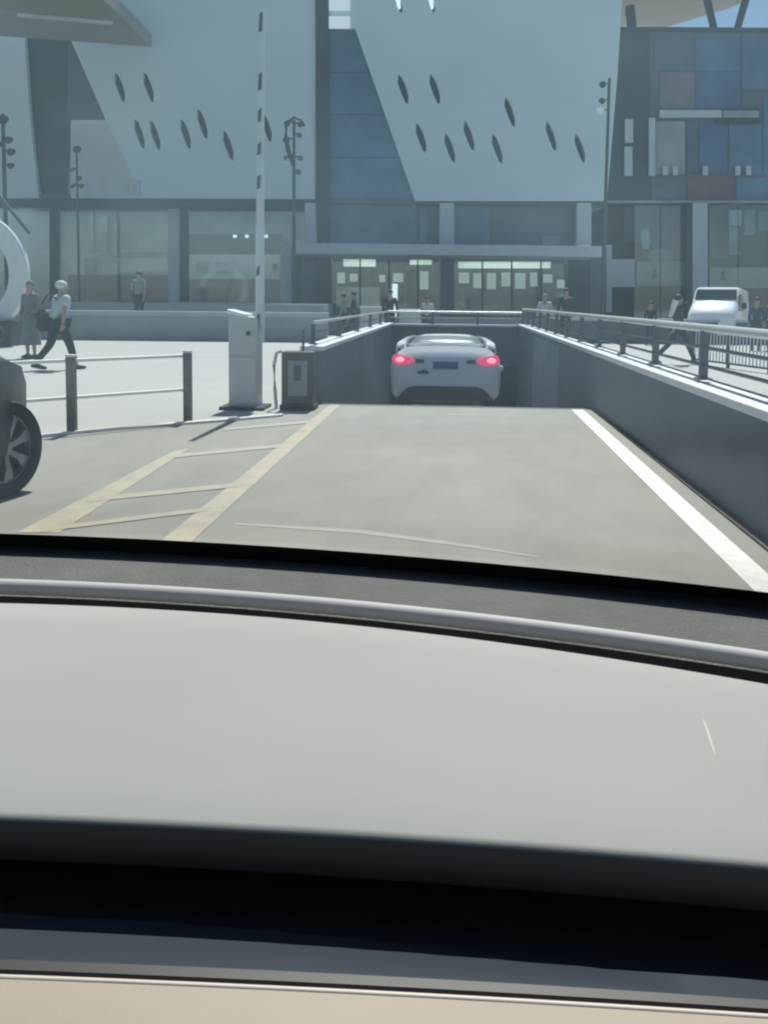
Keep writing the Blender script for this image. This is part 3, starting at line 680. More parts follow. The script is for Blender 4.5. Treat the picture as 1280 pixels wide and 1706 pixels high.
# ------------------------------------------------------------------ people
def skinmesh(chains, level=1):
    """chains: list of [(co, radius)...] -> joined smooth tubes through a Skin modifier; chains starting with an index string branch"""
    me = bpy.data.meshes.new('sk'); vs, es, rs = [], [], []
    idx = {}
    for ch in chains:
        prev = None
        for co, r in ch:
            k = tuple(round(c, 4) for c in co)
            if k not in idx: idx[k] = len(vs); vs.append(co); rs.append(r)
            if prev is not None and prev != idx[k]: es.append((prev, idx[k]))
            prev = idx[k]
    me.from_pydata(vs, es, []); o = bpy.data.objects.new('sk', me); COL.objects.link(o)
    m = o.modifiers.new('s', 'SKIN'); m.use_smooth_shade = True
    for i, r in enumerate(rs): me.skin_vertices[0].data[i].radius = (r, r)
    me.skin_vertices[0].data[0].use_root = True
    s = o.modifiers.new('u', 'SUBSURF'); s.levels = level
    bpy.context.view_layer.update()
    out = bpy.data.meshes.new_from_object(o.evaluated_get(bpy.context.evaluated_depsgraph_get()))
    bpy.data.objects.remove(o); return out
def add_mesh(name, me, m, parent, mtx):
    o = bpy.data.objects.new(name, me); COL.objects.link(o); o.parent = parent; me.materials.append(m)
    for p in me.polygons: p.use_smooth = True
    WM[o] = WM[parent]; return o

def person(loc, rz, Hh, label, shirt, trousers, hair, stride=.0, shorts=False, shoes='shoeb', lean=0.0, arms=.1, sk='skin', sleeve='short', skirt=False, bag=None, cap=False, phone=False, wide=1.0):
    t = thing('person', label, 'person', mtx=Matrix.Translation(Vector(loc)) @ Matrix.Rotation(rz, 4, 'Z') @ Matrix.Diagonal((wide, wide, 1, 1))); S = Hh/1.72
    V = lambda x, y, z: (x*S, y*S, z*S)
    pel = V(0, 0, .95); wa = V(0, lean*.3, 1.10); ch = V(0, lean*.8, 1.30); nk = V(0, lean, 1.46); hd0 = V(0, lean+.015, 1.56); hd1 = V(0, lean+.02, 1.64); hd2 = V(0, lean+.01, 1.69)
    def leg(s):
        f = s*stride
        return (V(s*.09, 0, .90), V(s*.10, f*.48+.03, .50), V(s*.10, f-(.12 if f < 0 else 0), .09+(.05 if f < 0 else 0)), V(s*.11, f+.13-(.1 if f < 0 else 0), .035))
    def arm(s):
        if phone and s > 0: return (V(s*.18, lean, 1.40), V(s*.23, lean+.05, 1.14), V(s*.12, lean+.24, 1.28))
        f = -s*arms
        return (V(s*.18, lean*.9, 1.40), V(s*.23, lean*.5+f*.4, 1.13), V(s*.24, lean*.3+f+.05, .90))
    chains = [[(pel, .13*S), (wa, .11*S), (ch, .13*S), (nk, .055*S), (hd0, .078*S), (hd1, .082*S), (hd2, .05*S)]]
    for s in (-1, 1):
        L, A = leg(s), arm(s)
        chains.append([(pel, .13*S), (L[0], .085*S), (L[1], .055*S), (L[2], .038*S), (L[3], .03*S)])
        chains.append([(ch, .13*S), (A[0], .055*S), (A[1], .04*S), (A[2], .028*S)])
    me = skinmesh(chains)
    # fingers, ears and nose, joined into the same body mesh
    g = MB(); g.bm.from_mesh(me)
    for s in (-1, 1):
        A = arm(s); w_ = Vector(A[2]); d = (w_-Vector(A[1])).normalized(); sd_ = Vector((0, 1, 0))
        g.path([w_, w_+d*.05*S, w_+d*.09*S], [.026*S, .034*S, .028*S], 8)
        for k, ln in enumerate((.06, .07, .065, .05)):
            b_ = w_+d*.08*S+sd_*(k-1.5)*.017*S; g.path([b_, b_+d*ln*.5*S, b_+d*ln*.95*S+Vector((-s*.012*S, 0, 0))], [.0085*S, .008*S, .006*S], 6)
        g.path([w_+d*.03*S+sd_*.02*S, w_+d*.06*S+sd_*.045*S, w_+d*.085*S+sd_*.05*S], [.011*S, .009*S, .007*S], 6)
        g.ball(V(s*.082, lean+.01, 1.60), .02*S, (.4, .8, 1.2), 8)
    g.ball(V(0, lean+.105, 1.595), .016*S, (.7, 1, 1.3), 8)
    g.bm.to_mesh(me); g.bm.free()
    body = add_mesh('body', me, M[sk], t, None)
    # shirt
    chs = [[(V(0, 0, .93), .150*S), (wa, .128*S), (ch, .148*S), (V(0, lean*.95, 1.43), .07*S)]]
    for s in (-1, 1):
        A = [Vector(a) for a in arm(s)]
        e = [(ch, .148*S), (tuple(A[0]), .068*S)]
        if sleeve == 'short': e.append((tuple(A[0].lerp(A[1], .7)), .060*S))
        else: e += [(tuple(A[1]), .052*S), (tuple(A[1].lerp(A[2], .9)), .040*S)]
        chs.append(e)
    add_mesh('shirt', skinmesh(chs), M[shirt], t, None)
    chs = []
    for s in (-1, 1):
        L = [Vector(a) for a in leg(s)]
        e = [(pel, .148*S), (tuple(L[0]), .105*S)]
        e += [(tuple(L[1]), .082*S)] if shorts else [(tuple(L[1]), .072*S), (tuple(L[2]), .056*S)]
        chs.append(e)
    if skirt:
        g = MB(); g.tube(V(0, 0, .30), V(0, 0, 1.0), .22*S, .16*S, n=14); g.bm.transform(WM[t]); g.build('skirt', M[trousers], t, smooth=40)
    else: add_mesh('trousers', skinmesh(chs), M[trousers], t, None)
    for s in (-1, 1):
        L = leg(s); g = MB(); a_ = Vector(L[2])+Vector((0, -.05, -.035))*S; b_ = Vector(L[3])+Vector((0, .04, 0))*S
        g.path([a_, a_.lerp(b_, .5), b_], [.045*S, .045*S, .03*S], 8); g.bm.transform(WM[t]); g.build('shoe', M[shoes], t, smooth=50)
    g = MB(); g.ball(V(0, lean-.012, 1.645), .098*S, (.93, 1.05, .9), 12); g.bm.transform(WM[t]); g.build('cap' if cap else 'hair', M[hair], t, smooth=60)
    if bag:
        g = MB(); g.ball(V(*bag[0]), 1, bag[1], 14); g.bm.transform(WM[t]); g.build('bag', M[bag[2]], t, smooth=60)
    return t
p1 = G(98, 616)
person((p1.x, p1.y, 0), R(-38), 1.68, 'walking person in a pale shirt and black trousers carrying a dark bag', 'shirt', 'blackcloth', 'greyhair', stride=.24, shoes='shoeb', lean=.08, arms=.12, cap=True, wide=1.18)
g = MB(); bl = p1-R0*.30+Vector((0, 0, .95))
g.box(bl+Vector((0, 0, -.02)), (.24, .17, .42)); g.box(bl+Vector((.16, .02, -.16)), (.22, .14, .24)); bmesh.ops.bevel(g.bm, geom=g.bm.edges[:], offset=.06, segments=3, affect='EDGES')
g.path([bl+Vector((.0, 0, .3)), bl+Vector((.12, 0, .48)), bl+Vector((.28, 0, .40))], .018, 6)
tag(g.build('shoulder_bag', M['darkcloth'], loc=(bl.x, bl.y, bl.z-.33), smooth=60), 'bulky dark bag slung on the walking person in the pale shirt', 'bag')
p2 = G(52, 597)
person((p2.x, p2.y, 0), R(160), 1.74, 'person in long grey clothes standing between the white ring and the walker', 'mutedcloth', 'mutedcloth', 'mutedcloth', skirt=True, sleeve='long', arms=0.0)
def far_person(px, D, zb, Hh, rz, label, **k):
    u, _ = onD(px, 520, D); b_ = W(u, D, zb); return person(tuple(b_), rz, Hh, label, **k)
far_person(232, 31.0, .45, 1.85, R(170), 'person with dark hair and bare arms before the left shop window', shirt='greycloth', trousers='darkcloth', hair='hair', phone=True)
far_person(650, 30.0, 0.05, 1.70, R(185), 'person in dark clothes beside the slim white sign', shirt='darkcloth', trousers='darkcloth', hair='hair', sleeve='long')
far_person(589, 30.5, 0, 1.68, R(100), 'person in dark clothes just over the left end of the handrail', shirt='navy', trousers='darkcloth', hair='hair', sleeve='long', stride=.2)
far_person(572, 31.5, 0, 1.62, R(100), 'person in grey behind the left ramp handrail', shirt='greycloth', trousers='darkcloth', hair='hair', sleeve='long', stride=.15)
far_person(943, 29.0, 0.12, 1.72, R(180), 'person with black hair and dark top at the right end of the far handrail', shirt='darkcloth', trousers='darkcloth', hair='hair', sleeve='long')
far_person(908, 30.0, 0.0, 1.66, R(180), 'person in pale grey next to the person with a dark top', shirt='shirt', trousers='greycloth', hair='greycloth', sleeve='long')
far_person(712, 31.0, 0.0, 1.55, R(170), 'small person in a pale top near the middle of the far handrail', shirt='shirt', trousers='navy', hair='hair')
p3 = G(1128, 607)
person((p3.x, p3.y, 0), R(-80), 1.58, 'walking person with dark hair and a white sleeve behind the right railing', 'darkcloth', 'darkcloth', 'hair', stride=.42, arms=.25, sleeve='long')
g = MB(); c = Vector((p3.x-.17, p3.y-.22, 0)); g.path([c+Vector((.05, 0, 1.45)), c+Vector((.0, 0, 1.3)), c+Vector((-.06, 0, 1.08))], [.07, .06, .035], 8)
tag(g.build('shoulder_cloth', M['shirtw'], loc=tuple(c+Vector((0, 0, 1.08))), smooth=50), 'white cloth over the shoulder of the person walking behind the right railing', 'cloth')
far_person(1262, 27.0, 0, 1.60, R(150), 'person in a navy top right of the white van', shirt='navy', trousers='navy', hair='hair', sleeve='long')
far_person(1290, 26.0, 0, 1.60, R(150), 'person in navy partly cut off at the right edge', shirt='navy', trousers='darkcloth', hair='hair', sleeve='long')
far_person(1085, 30.0, 0, 1.45, R(150), 'person in a dark jacket left of the pale column', shirt='darkcloth', trousers='darkcloth', hair='hair', sleeve='long')

# ------------------------------------------------------------------ cars
def interp(tab, x):
    for (a, *va), (b, *vb) in zip(tab, tab[1:]):
        if a <= x <= b:
            f = (x-a)/(b-a); f2 = f*f*(3-2*f)*.5 + f*.5
            return [p_+(q_-p_)*f2 for p_, q_ in zip(va, vb)]
    return list(tab[-1][1:]) if x > tab[-1][0] else list(tab[0][1:])
def wheel_mesh(t, x, y, r, side, m_rim='rim', steer=0):
    """wheel as a part (tyre) with rim and spokes beneath it"""
    T = WM[t] @ Matrix.Translation((x, y, r)) @ Matrix.Rotation(steer, 4, 'Z')
    wd = .23
    g = MB(); n = 40; prof_ = [(r*.70, -wd/2+.02), (r*.78, -wd/2), (r*.95, -wd/2+.005), (r, -wd/2+.04), (r, wd/2-.04), (r*.95, wd/2-.005), (r*.78, wd/2), (r*.70, wd/2-.02)]
    rg = [[g.bm.verts.new((math.cos(2*math.pi*i/n)*a, b, math.sin(2*math.pi*i/n)*a)) for a, b in prof_] for i in range(n)]
    for i in range(n):
        for k in range(len(prof_)): g.bm.faces.new((rg[i][k], rg[(i+1) % n][k], rg[(i+1) % n][(k+1) % len(prof_)], rg[i][(k+1) % len(prof_)]))
    g.bm.transform(T); ty = g.build('tyre', M['tyre'], t, smooth=35)
    g = MB(); yo = side*(wd/2-.035)
    g.tube((0, -side*.06, 0), (0, side*.00, 0), r*.68, n=32)
    g.bm.transform(T); g.build('rim_barrel', M['black'], ty, smooth=40)
    g = MB()
    for k in range(7):
        a = 2*math.pi*k/7+.3
        def pt(rr, da, dy): return (math.cos(a+da)*rr, yo+side*dy, math.sin(a+da)*rr)
        g.prism([pt(r*.14, -.35, .0), pt(r*.14, .35, .0), pt(r*.42, .20, .012), pt(r*.70, .23, .0), pt(r*.70, -.19, .0), pt(r*.42, -.14, .012)], (0, -side*.03, 0))
    g.tube((0, yo-side*.03, 0), (0, yo+side*.012, 0), r*.17, r*.15, n=20)
    g.bm.transform(T); g.build('rim', M[m_rim], ty)
    g = MB(); n = 40
    rg = [[g.bm.verts.new((math.cos(2*math.pi*i/n)*a, b, math.sin(2*math.pi*i/n)*a)) for a, b in ((r*.67, yo-side*.04), (r*.67, yo+side*.006), (r*.715, yo+side*.006), (r*.715, yo-side*.04))] for i in range(n)]
    for i in range(n):
        for k in range(4): g.bm.faces.new((rg[i][k], rg[(i+1) % n][k], rg[(i+1) % n][(k+1) % 4], rg[i][(k+1) % 4]))
    g.bm.transform(T); g.build('rim_lip', M[m_rim], ty, smooth=40)
    return ty

def car(label, mtx, paint, kind='sedan', steer=0, lit=False, low=1.0, only=None):
    """local axes: +x forward, y left, z up, origin on the ground below the middle"""
    t = thing('parked_car' if not lit else 'car', label, 'car', mtx=mtx); T = WM[t]
    k = low
    #      x     halfw  shoulder_z  deck_z  bottom_z
    tab = [(-2.34, .78, .70, .80, .26), (-2.30, .86, .78, .92, .22), (-2.20, .90, .84, 1.06, .20), (-1.95, .915, .88, 1.10, .19), (-1.4, .925, .90, 1.04, .20), (0, .93, .88, .96, .19),
           (1.0, .925, .86, .93, .19), (1.45, .92, .84, .90, .20), (1.9, .88, .78, .80, .21), (2.15, .78, .68, .70, .23), (2.30, .60, .55, .60, .28), (2.34, .45, .50, .52, .34)]
    xs = [-2.34, -2.325, -2.30, -2.26, -2.2, -2.1, -1.95, -1.8, -1.6, -1.4, -1.1, -.7, -.3, 0, .3, .7, 1.0, 1.2, 1.45, 1.7, 1.9, 2.05, 2.15, 2.24, 2.3, 2.33, 2.34]
    g = MB(); rows = []
    for x in xs:
        hw, sz, dz, bz = interp(tab, x); sz *= k; dz *= k
        half = [(0, dz), (hw*.45, dz-.008), (hw*.74, dz-.035), (hw*.88, (sz+dz)/2-.01), (hw*.965, sz-.03), (hw, sz-.16), (hw*.995, .52), (hw*.97, bz+.10), (hw*.88, bz), (0, bz)]
        ring = [(x, y, z) for y, z in half] + [(x, -y, z) for y, z in half[-2:0:-1]]
        rows.append([g.bm.verts.new(v) for v in ring])
    n = len(rows[0])
    for i in range(len(rows)-1):
        for j in range(n): g.bm.faces.new((rows[i][j], rows[i][(j+1) % n], rows[i+1][(j+1) % n], rows[i+1][j]))
    g.bm.faces.new(rows[0]); g.bm.faces.new(rows[-1][::-1])
    g.bm.transform(T); body = g.build('body', M[paint], t, smooth=38)
    WR = .335; wx = 1.42
    # real wheel arches
    cut = MB()
    for x in (-wx, wx):
        for s in (-1, 1):
            cut.tube((x, s*.62, WR), (x, s*1.1, WR), WR+.055, n=32)
    cut.bm.transform(T); co = cut.build('cutter', M['black'])
    co.matrix_world = Matrix()
    bpy.context.view_layer.update()
    md = body.modifiers.new('arches', 'BOOLEAN'); md.object = co; md.operation = 'DIFFERENCE'; md.solver = 'EXACT'
    bpy.context.view_layer.update()
    me = bpy.data.meshes.new_from_object(body.evaluated_get(bpy.context.evaluated_depsgraph_get()))
    body.modifiers.clear(); body.data = me; bpy.data.objects.remove(co)
    # greenhouse
    gt = [(-2.02, .70, .70, 1.06, 1.085), (-1.55, .76, .60, 1.03, 1.25), (-.9, .80, .57, .98, 1.40), (-.2, .82, .58, .95, 1.445), (.3, .82, .58, .94, 1.42), (.8, .80, .60, .92, 1.22), (1.25, .74, .70, .90, .935)]
    def cab(x):
        v = interp(gt, x); return v
    xs2 = [-2.02, -1.8, -1.55, -1.2, -.9, -.5, -.2, .1, .3, .55, .8, 1.05, 1.25]
    g = MB(); rows = []
    for x in xs2:
        bw, tw, zb, zt = cab(x); zb *= k; zt *= k; zb -= .04
        half = [(0, zt), (tw*.7, zt-.010), (tw*.95, zt-.04), (bw*.5+tw*.5, (zt+zb)/2), (bw, zb)]
        rows.append([g.bm.verts.new(v) for v in [(x, y, z) for y, z in half] + [(x, -y, z) for y, z in half[-1:0:-1]]])
    n = len(rows[0])
    for i in range(len(rows)-1):
        for j in range(n): g.bm.faces.new((rows[i][j], rows[i][(j+1) % n], rows[i+1][(j+1) % n], rows[i+1][j]))
    g.bm.faces.new(rows[0]); g.bm.faces.new(rows[-1][::-1]); g.bm.transform(T)
    g.build('window_glass', M['carglass'], t, smooth=40)
    # roof skin and pillars
    g = MB(); g.grid([[(x, s*cab(x)[1]*.97, cab(x)[3]*k+.018+.022*(1-s*s)-(.03 if abs(s) == 1 else 0)) for s in (-1, -.7, -.35, 0, .35, .7, 1)] for x in (-1.3, -.9, -.5, -.2, .1, .3)])
    g.bm.transform(T); g.build('roof', M['roofgrey' if lit else paint], t, solid=.01, smooth=40)
    if lit:
        g = MB(); g.grid([[(x, s*cab(x)[1]*.93, cab(x)[3]*k+.018+.03*(1-s*s)-(.03 if abs(s) == 1 else 0)) for s in (-1, -.7, -.35, 0, .35, .7, 1)] for x in (-2.0, -1.8, -1.6, -1.45, -1.32)])
        g.bm.transform(T); g.build('rear_window', M['rearglass'], t, solid=.008, smooth=40)
    for s in (-1, 1):
        g = MB(); g.path([(x, s*(cab(x)[1]*.95+.012), cab(x)[3]*k-.022) for x in (-.9, -.5, -.2, .1, .3, .55, .8, 1.05, 1.25)], .03, 8); g.bm.transform(T); g.build('roof_rail', M[paint], t, smooth=60)
        out_ = [(-2.20, .82, 1.00), (-2.05, .80, 1.12), (-1.80, .755, 1.20), (-1.45, .69, 1.295), (-1.1, .635, 1.36), (-.7, .615, 1.39)]
        in_ = [(-2.14, .70, 1.07), (-2.02, .665, 1.16), (-1.80, .64, 1.225), (-1.45, .60, 1.315), (-1.1, .575, 1.38), (-.7, .56, 1.41)]
        g = MB(); g.grid([[(a_[0], s*a_[1], a_[2]*k-.09), (a_[0], s*a_[1], a_[2]*k), (b_[0], s*b_[1], b_[2]*k), (b_[0], s*(b_[1]-.02), b_[2]*k-.06)] for a_, b_ in zip(out_, in_)]); g.bm.transform(T); g.build('rear_pillar', M[paint], t, solid=.01, smooth=45)
        g = MB(); g.ball((.72, s*1.0, 1.0*k), .11, (.6, 1.0, .65), 12); g.tube((.74, s*.86, .96*k), (.72, s*.96, .98*k), .03); g.bm.transform(T); g.build('mirror', M[paint], t, smooth=60)
    # rear spoiler lip
    g = MB(); g.path([(-2.10+.25*abs(y/.72)**3, y, 1.108*k-.03*abs(y/.72)**2) for y in (-.76, -.6, -.4, -.2, 0, .2, .4, .6, .76)], .03, 10); g.bm.transform(T); g.build('spoiler', M[paint], t, smooth=60)
    # diffuser, plate, lamps
    g = MB(); g.prism([(-2.36, y, z) for y, z in ((-.76, .16), (-.70, .27), (-.60, .35), (-.50, .38), (.50, .38), (.60, .35), (.70, .27), (.76, .16))], (.22, 0, 0)); g.bm.transform(T); g.build('rear_diffuser', M['black'], t, bevel=.01)
    g = MB(); g.box((-2.35, .0, .72*k), (.03, .40, .12)); g.bm.transform(T); g.build('number_plate', M['plate'], t, bevel=.004)
    if lit:
        g = MB(); g.box((-2.345, .36, .60*k), (.03, .18, .04)); g.box((-2.348, .35, .63*k), (.03, .09, .025)); g.bm.transform(T); g.build('badge', M['black'], t, bevel=.003)
    for s in (-1, 1):
        pts = [(-2.335, s*.50, .79), (-2.335, s*.58, .845), (-2.31, s*.72, .885), (-2.25, s*.83, .90), (-2.23, s*.87, .82), (-2.29, s*.83, .75), (-2.335, s*.70, .725), (-2.34, s*.55, .75)]
        g = MB(); cc = Vector((-2.1, s*.6, .82*k)); o_ = [Vector((a, b, c*k)) for a, b, c in pts]
        out = [p_+Vector((-.028, s*.014, 0)) for p_ in o_]; inn = [p_+Vector((.12, -s*.06, 0)) for p_ in o_]
        vo = [g.bm.verts.new(p_) for p_ in out]; vi = [g.bm.verts.new(p_) for p_ in inn]
        mid = g.bm.verts.new(sum(out, Vector())/len(out)+Vector((-.045, s*.02, 0)))
        for i in range(len(vo)):
            j = (i+1) % len(vo); g.bm.faces.new((vo[i], vo[j], mid)); g.bm.faces.new((vo[i], vi[i], vi[j], vo[j]))
        g.bm.transform(T); tl = g.build('tail_lamp', M['tail'] if lit else M['red'], t, smooth=40)
        g = MB(); g.ball((-2.375, s*.74, .80*k), .05, (.5, 1.5, .8), 12); g.bm.transform(T); g.build('lamp_core', M['tailcore' if lit else 'red'], tl, smooth=50)
        if lit:
            g = MB(); g.prism([(-2.36, s*.34, .805*k), (-2.36, s*.48, .82*k), (-2.36, s*.49, .76*k), (-2.36, s*.36, .75*k)], (.04, 0, 0)); g.bm.transform(T); g.build('inner_lamp', M['lens'], t)
        g = MB(); g.ball((1.98, s*.68, .66*k), .10, (1.6, 1.5, .6), 12); g.bm.transform(T); g.build('headlight', M['column'], t, smooth=50)
        g = MB(); g.box((-.15, s*.93, .80*k), (.16, .02, .022)); g.box((-1.05, s*.925, .82*k), (.16, .02, .022)); g.bm.transform(T); g.build('door_handle', M[paint], t, bevel=.004)
    for x in (-wx, wx):
        for s in (-1, 1): wheel_mesh(t, x, s*.81, WR, s, steer=(steer if x > 0 else 0))
    return t
# white saloon going down the ramp: rear bumper at y = 14.8
yr = 14.45; sl_ = math.atan2(rampz(15.9)-rampz(18.7), 2.8)
xm = -.125; mid_y = yr+2.3
zm = (rampz(15.35)+rampz(18.2))/2 + .0
mt = Matrix.Translation((xm, mid_y, zm)) @ Matrix.Rotation(R(90), 4, 'Z') @ Matrix.Rotation(math.atan2(rampz(15.35)-rampz(18.2), 2.85), 4, 'Y')
car('white saloon with lit red tail lamps driving down the ramp', mt, 'carwhite', lit=True)
# dark car at the left, steered wheel in view
wp = G(3, 827); hd = R(90+10)
fr = Vector((math.cos(hd), math.sin(hd), 0)); rt_ = Vector((math.sin(hd), -math.cos(hd), 0))
cpos = Vector((wp.x, wp.y, 0)) - fr*1.42 - rt_*.84
car('dark car cut off by the left edge of the picture with its front wheel turned', Matrix.Translation(cpos) @ Matrix.Rotation(hd, 4, 'Z'), 'cargrey', kind='suv', steer=R(-26), low=1.14)

# white van before the right shops
D = 33.0; u, _ = onD(1200, 520, D); vb = W(u, D, 0)
t = thing('delivery_van', 'white van with sunlit bonnet parked beyond the right railing', 'van', mtx=Matrix.Translation(vb) @ Matrix.Rotation(YAW+R(-118), 4, 'Z') @ Matrix.Scale(.92, 4)); T = WM[t]
def loft(rows_, name, m_, par, **k):
    g = MB(); rr = [[g.bm.verts.new(T @ Vector(v)) for v in r] for r in rows_]; n = len(rr[0])
    for i in range(len(rr)-1):
        for j in range(n): g.bm.faces.new((rr[i][j], rr[i][(j+1) % n], rr[i+1][(j+1) % n], rr[i+1][j]))
    g.bm.faces.new(rr[0]); g.bm.faces.new(rr[-1][::-1]); return g.build(name, M[m_], par, **k)
def vsec(x, w_, zt, zs_): return [(x, -w_, .35), (x, w_, .35), (x, w_*1.02, .8), (x, w_, zs_), (x, w_*.9, zt-.05), (x, w_*.8, zt), (x, -w_*.8, zt), (x, -w_*.9, zt-.05), (x, -w_, zs_), (x, -w_*1.02, .8)]
loft([vsec(-2.1, .84, 1.95, 1.2), vsec(-2.0, .88, 2.08, 1.3), vsec(.7, .88, 2.16, 1.45), vsec(.95, .88, 2.10, 1.45), vsec(1.32, .87, 1.64, 1.45), vsec(1.85, .86, 1.46, 1.25), vsec(2.2, .84, 1.24, 1.1), vsec(2.32, .80, 1.05, .95)], 'body', 'vanwhite', t, smooth=35)
g = MB(); g.prism([(1.01, -.72, 2.05), (1.01, .72, 2.05), (1.30, .76, 1.69), (1.30, -.76, 1.69)], (.02, 0, .015)); g.bm.transform(T); g.build('windscreen', M['carglass'], t)
for s in (-1, 1):
    g = MB(); g.prism([(.15, s*.885, 1.25), (1.45, s*.885, 1.25), (.98, s*.85, 1.88), (.15, s*.85, 1.88)], (0, s*.012, 0)); g.bm.transform(T); g.build('side_window', M['carglass'], t)
    g = MB(); g.ball((2.24, s*.6, .9), .12, (.6, 1.2, .9), 10); g.bm.transform(T); g.build('headlight', M['cabtop'], t, smooth=50)
    g = MB(); g.ball((1.35, s*1.05, 1.45), .12, (.5, .8, 1.2), 10); g.tube((1.3, s*.85, 1.4), (1.35, s*1.0, 1.45), .02); g.bm.transform(T); g.build('mirror', M['black'], t, smooth=50)
    for x in (-1.3, 1.45): wheel_mesh(t, x, s*.78, .33, s)
g = MB(); g.box((2.31, 0, .62), (.05, 1.1, .18)); g.bm.transform(T); g.build('grille', M['black'], t, bevel=.02)

# ------------------------------------------------------------------ the car we sit in
ego = thing('car', 'pale dashboard and windscreen of the car the picture is taken from', 'car', (-.35, 0, 0))
def fit(pxs, z):
    P = [G(x, y, z) for x, y in pxs]; n = len(P)
    import numpy as np
    c = np.polyfit([p.x for p in P], [p.y for p in P], 2); return lambda X: float(c[0]*X*X + c[1]*X + c[2])
far_ = fit([(0, 1005), (320, 1018), (640, 1048), (960, 1088), (1280, 1140)], 1.0)
near_ = fit([(0, 1358), (320, 1373), (640, 1390), (960, 1413), (1280, 1440)], 1.0)
rim_ = fit([(0, 974), (320, 990), (640, 1016), (960, 1052), (1280, 1099)], 1.005)
cowl_ = fit([(0, 909), (320, 925), (640, 950), (960, 976), (1280, 1004)], .995)
frt_ = fit([(0, 889), (320, 902), (640, 924), (960, 952), (1280, 988)], 1.003)
led_ = fit([(0, 1622), (640, 1650), (1280, 1688)], .945)
blu_ = fit([(0, 1600), (640, 1628), (1280, 1668)], .946)
bl2_ = fit([(0, 1524), (320, 1538), (640, 1568), (960, 1612), (1280, 1652)], .938)
XS = [-1.15+.05*i for i in range(37)]
# pad: upper skin, rolled near edge
g = MB(); rows = []
for X in XS:
    a, b = near_(X), far_(X); r = []
    r += [(X, a+.055, .955), (X, a+.020, .958), (X, a+.006, .968), (X, a+.001, .985), (X, a, .995), (X, a+.0015, .9988), (X, a+.005, 1.0)]
    for f in (.1, .25, .4, .55, .7, .85): r.append((X, a+.005+(b-a-.005)*f, 1.0+.006*math.sin(math.pi*f)))
    r += [(X, b, 1.0), (X, b+.006, .99), (X, b+.006, .955)]
    rows.append(r)
g.grid(rows); g.build('dashboard_pad', M['dash'], ego, smooth=60)
g = MB(); g.grid([[(X, near_(X)+.055, .955), (X, near_(X)+.016, .9565), (X, near_(X)+.0035, .967), (X, near_(X)-.003, .982), (X, near_(X)-.003, .9965)] for X in XS]); g.build('dashboard_edge', M['trimdark'], ego, smooth=60)
g = MB(); g.grid([[(X, far_(X)-.01, .962), (X, far_(X)+.012, .962), (X, rim_(X)-.004, .968), (X, rim_(X)+.002, .99)] for X in XS]); g.build('seal_shadow_strip', M['black'], ego, smooth=60)  # coloured black for the shadow between seal and pad
g = MB(); g.path([(X, rim_(X), 1.003) for X in XS], .0095, 14); g.build('seal', M['dashrim'], ego, smooth=60)
g = MB(); g.grid([[(X, rim_(X)+.004, .985), (X, rim_(X)+.02, .990), (X, cowl_(X), .992), (X, cowl_(X)+.05, .993)] for X in XS]); g.build('cowl_panel', M['dashdark'], ego, smooth=60)
# recess, ledge and trims below the pad
g = MB(); g.grid([[(X, near_(X)+.14, .957), (X, near_(X)+.135, .90), (X, near_(X)+.05, .90)] for X in XS]); g.build('air_vent_slot', M['trimdark'], ego, smooth=30)
g = MB(); g.grid([[(X, bl2_(X), .938), (X, blu_(X)+.02, .944), (X, blu_(X), .946)] for X in XS]); g.build('satin_trim', M['trimblue'], ego, smooth=40)
g = MB(); g.grid([[(X, near_(X)+.06, .90), (X, bl2_(X)+.012, .925), (X, bl2_(X)+.0005, .9375)] for X in XS]); g.build('vent_lip', M['trimnavy'], ego, smooth=50)
g = MB(); g.grid([[(X, blu_(X)+.001, .9455), (X, blu_(X)-.001, .9475), (X, led_(X)+.001, .947), (X, led_(X), .945)] for X in XS]); g.build('trim_edge', M['trimbrown'], ego, smooth=40)
g = MB(); g.path([(X, led_(X)-.002, .9440) for X in XS], .0018, 8); g.build('trim_bead', M['trimlight'], ego, smooth=60)
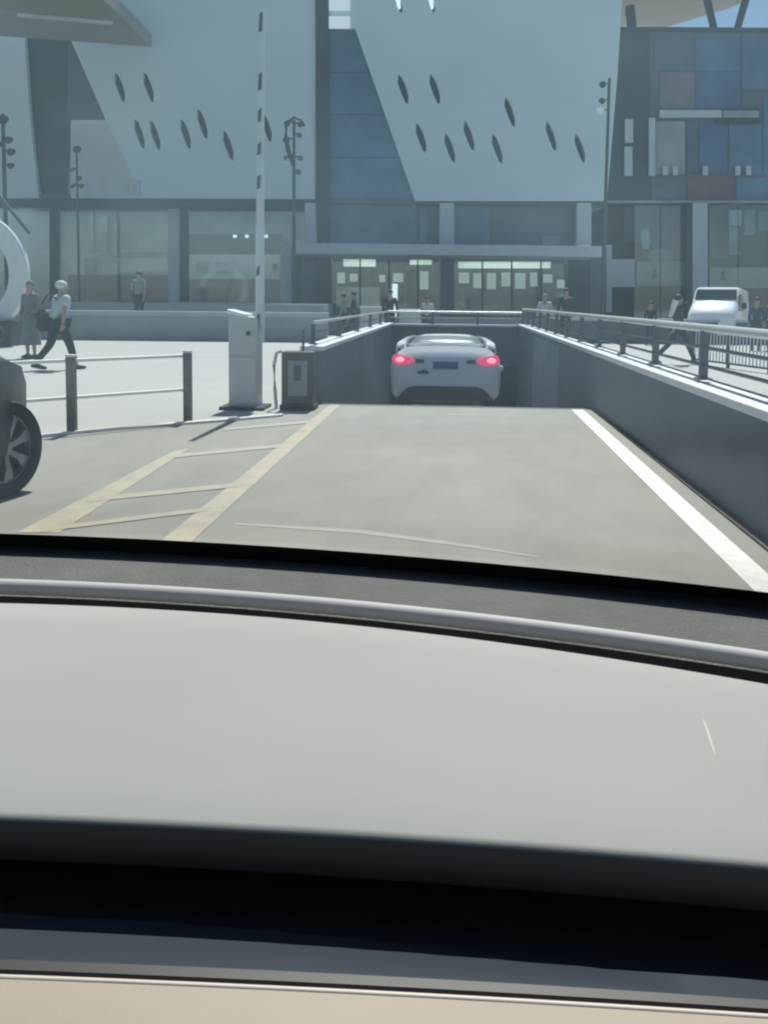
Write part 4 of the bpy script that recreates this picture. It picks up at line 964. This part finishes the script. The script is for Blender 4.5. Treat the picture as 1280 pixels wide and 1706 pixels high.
g = MB(); g.grid([[(X, led_(X)-.003, .9445), (X, led_(X)-.03, .943), (X, led_(X)-.07, .935), (X, led_(X)-.12, .90), (X, led_(X)-.14, .80)] for X in XS]); g.build('lower_dashboard', M['trimbeige'], ego, smooth=60)
# little crease mark on the pad
a = G(1172, 1198, 1.0055); b = G(1193, 1258, 1.0055); g = MB(); g.path([a, a.lerp(b, .3)+Vector((.0004, 0, 0)), a.lerp(b, .7), b], [.0003, .0011, .0009, .0003], 6); g.build('crease', M['trimlight'], ego, smooth=60)
# windscreen (raked 28 degrees) with its black printed border
SL = math.tan(R(28))
fT_ = fit([(0, 889), (320, 902), (640, 924), (960, 952), (1280, 987)], 1.020)
fB_ = fit([(0, 909), (320, 925), (640, 948), (960, 973), (1280, 1002)], .992)
def ws(X, f, d=0): y0 = fT_(X); return (X, y0-f*1.0-d*.47, 1.020+f*1.0*SL-d*.88)
g = MB(); g.grid([[(X, fB_(X)+.012, .996)] + [ws(X, f/8, -.004) for f in range(9)] for X in XS]); g.build('windscreen', M['windshield'], ego, smooth=60)
g = MB(); g.grid([[(X, fB_(X), .992), (X, (fB_(X)+fT_(X))/2, 1.006), (X, fT_(X), 1.020)] for X in XS]); g.build('windscreen_border', M['frit'], ego, smooth=60)
# roof, pillars, bonnet: the rest of the car around the seat
g = MB(); g.grid([[(X, ws(X, 1)[1]+.02, ws(X, 1)[2]+.005), (X, -.2, 1.60), (X, -1.5, 1.58)] for X in XS]); g.build('roof', M['roofdark'], ego, solid=.03)
for s in (0, -1):
    X = XS[s]; g = MB(); g.path([ws(X, -.02), ws(X, .5), ws(X, 1.0), (X, -.2, 1.59)], .04, 8); g.build('pillar', M['roofdark'], ego, smooth=60)
g = MB(); g.grid([[(X, cowl_(X)+.05, .955), (X, cowl_(X)+.35, .83-.05*abs((X+.3)/.85)**3), (X, cowl_(X)+.7, .72-.08*abs((X+.3)/.85)**3), (X, cowl_(X)+.95, .60-.1*abs((X+.3)/.85)**3), (X, cowl_(X)+1.02, .35)] for X in XS]); g.build('bonnet', M['cargrey'], ego, smooth=60)
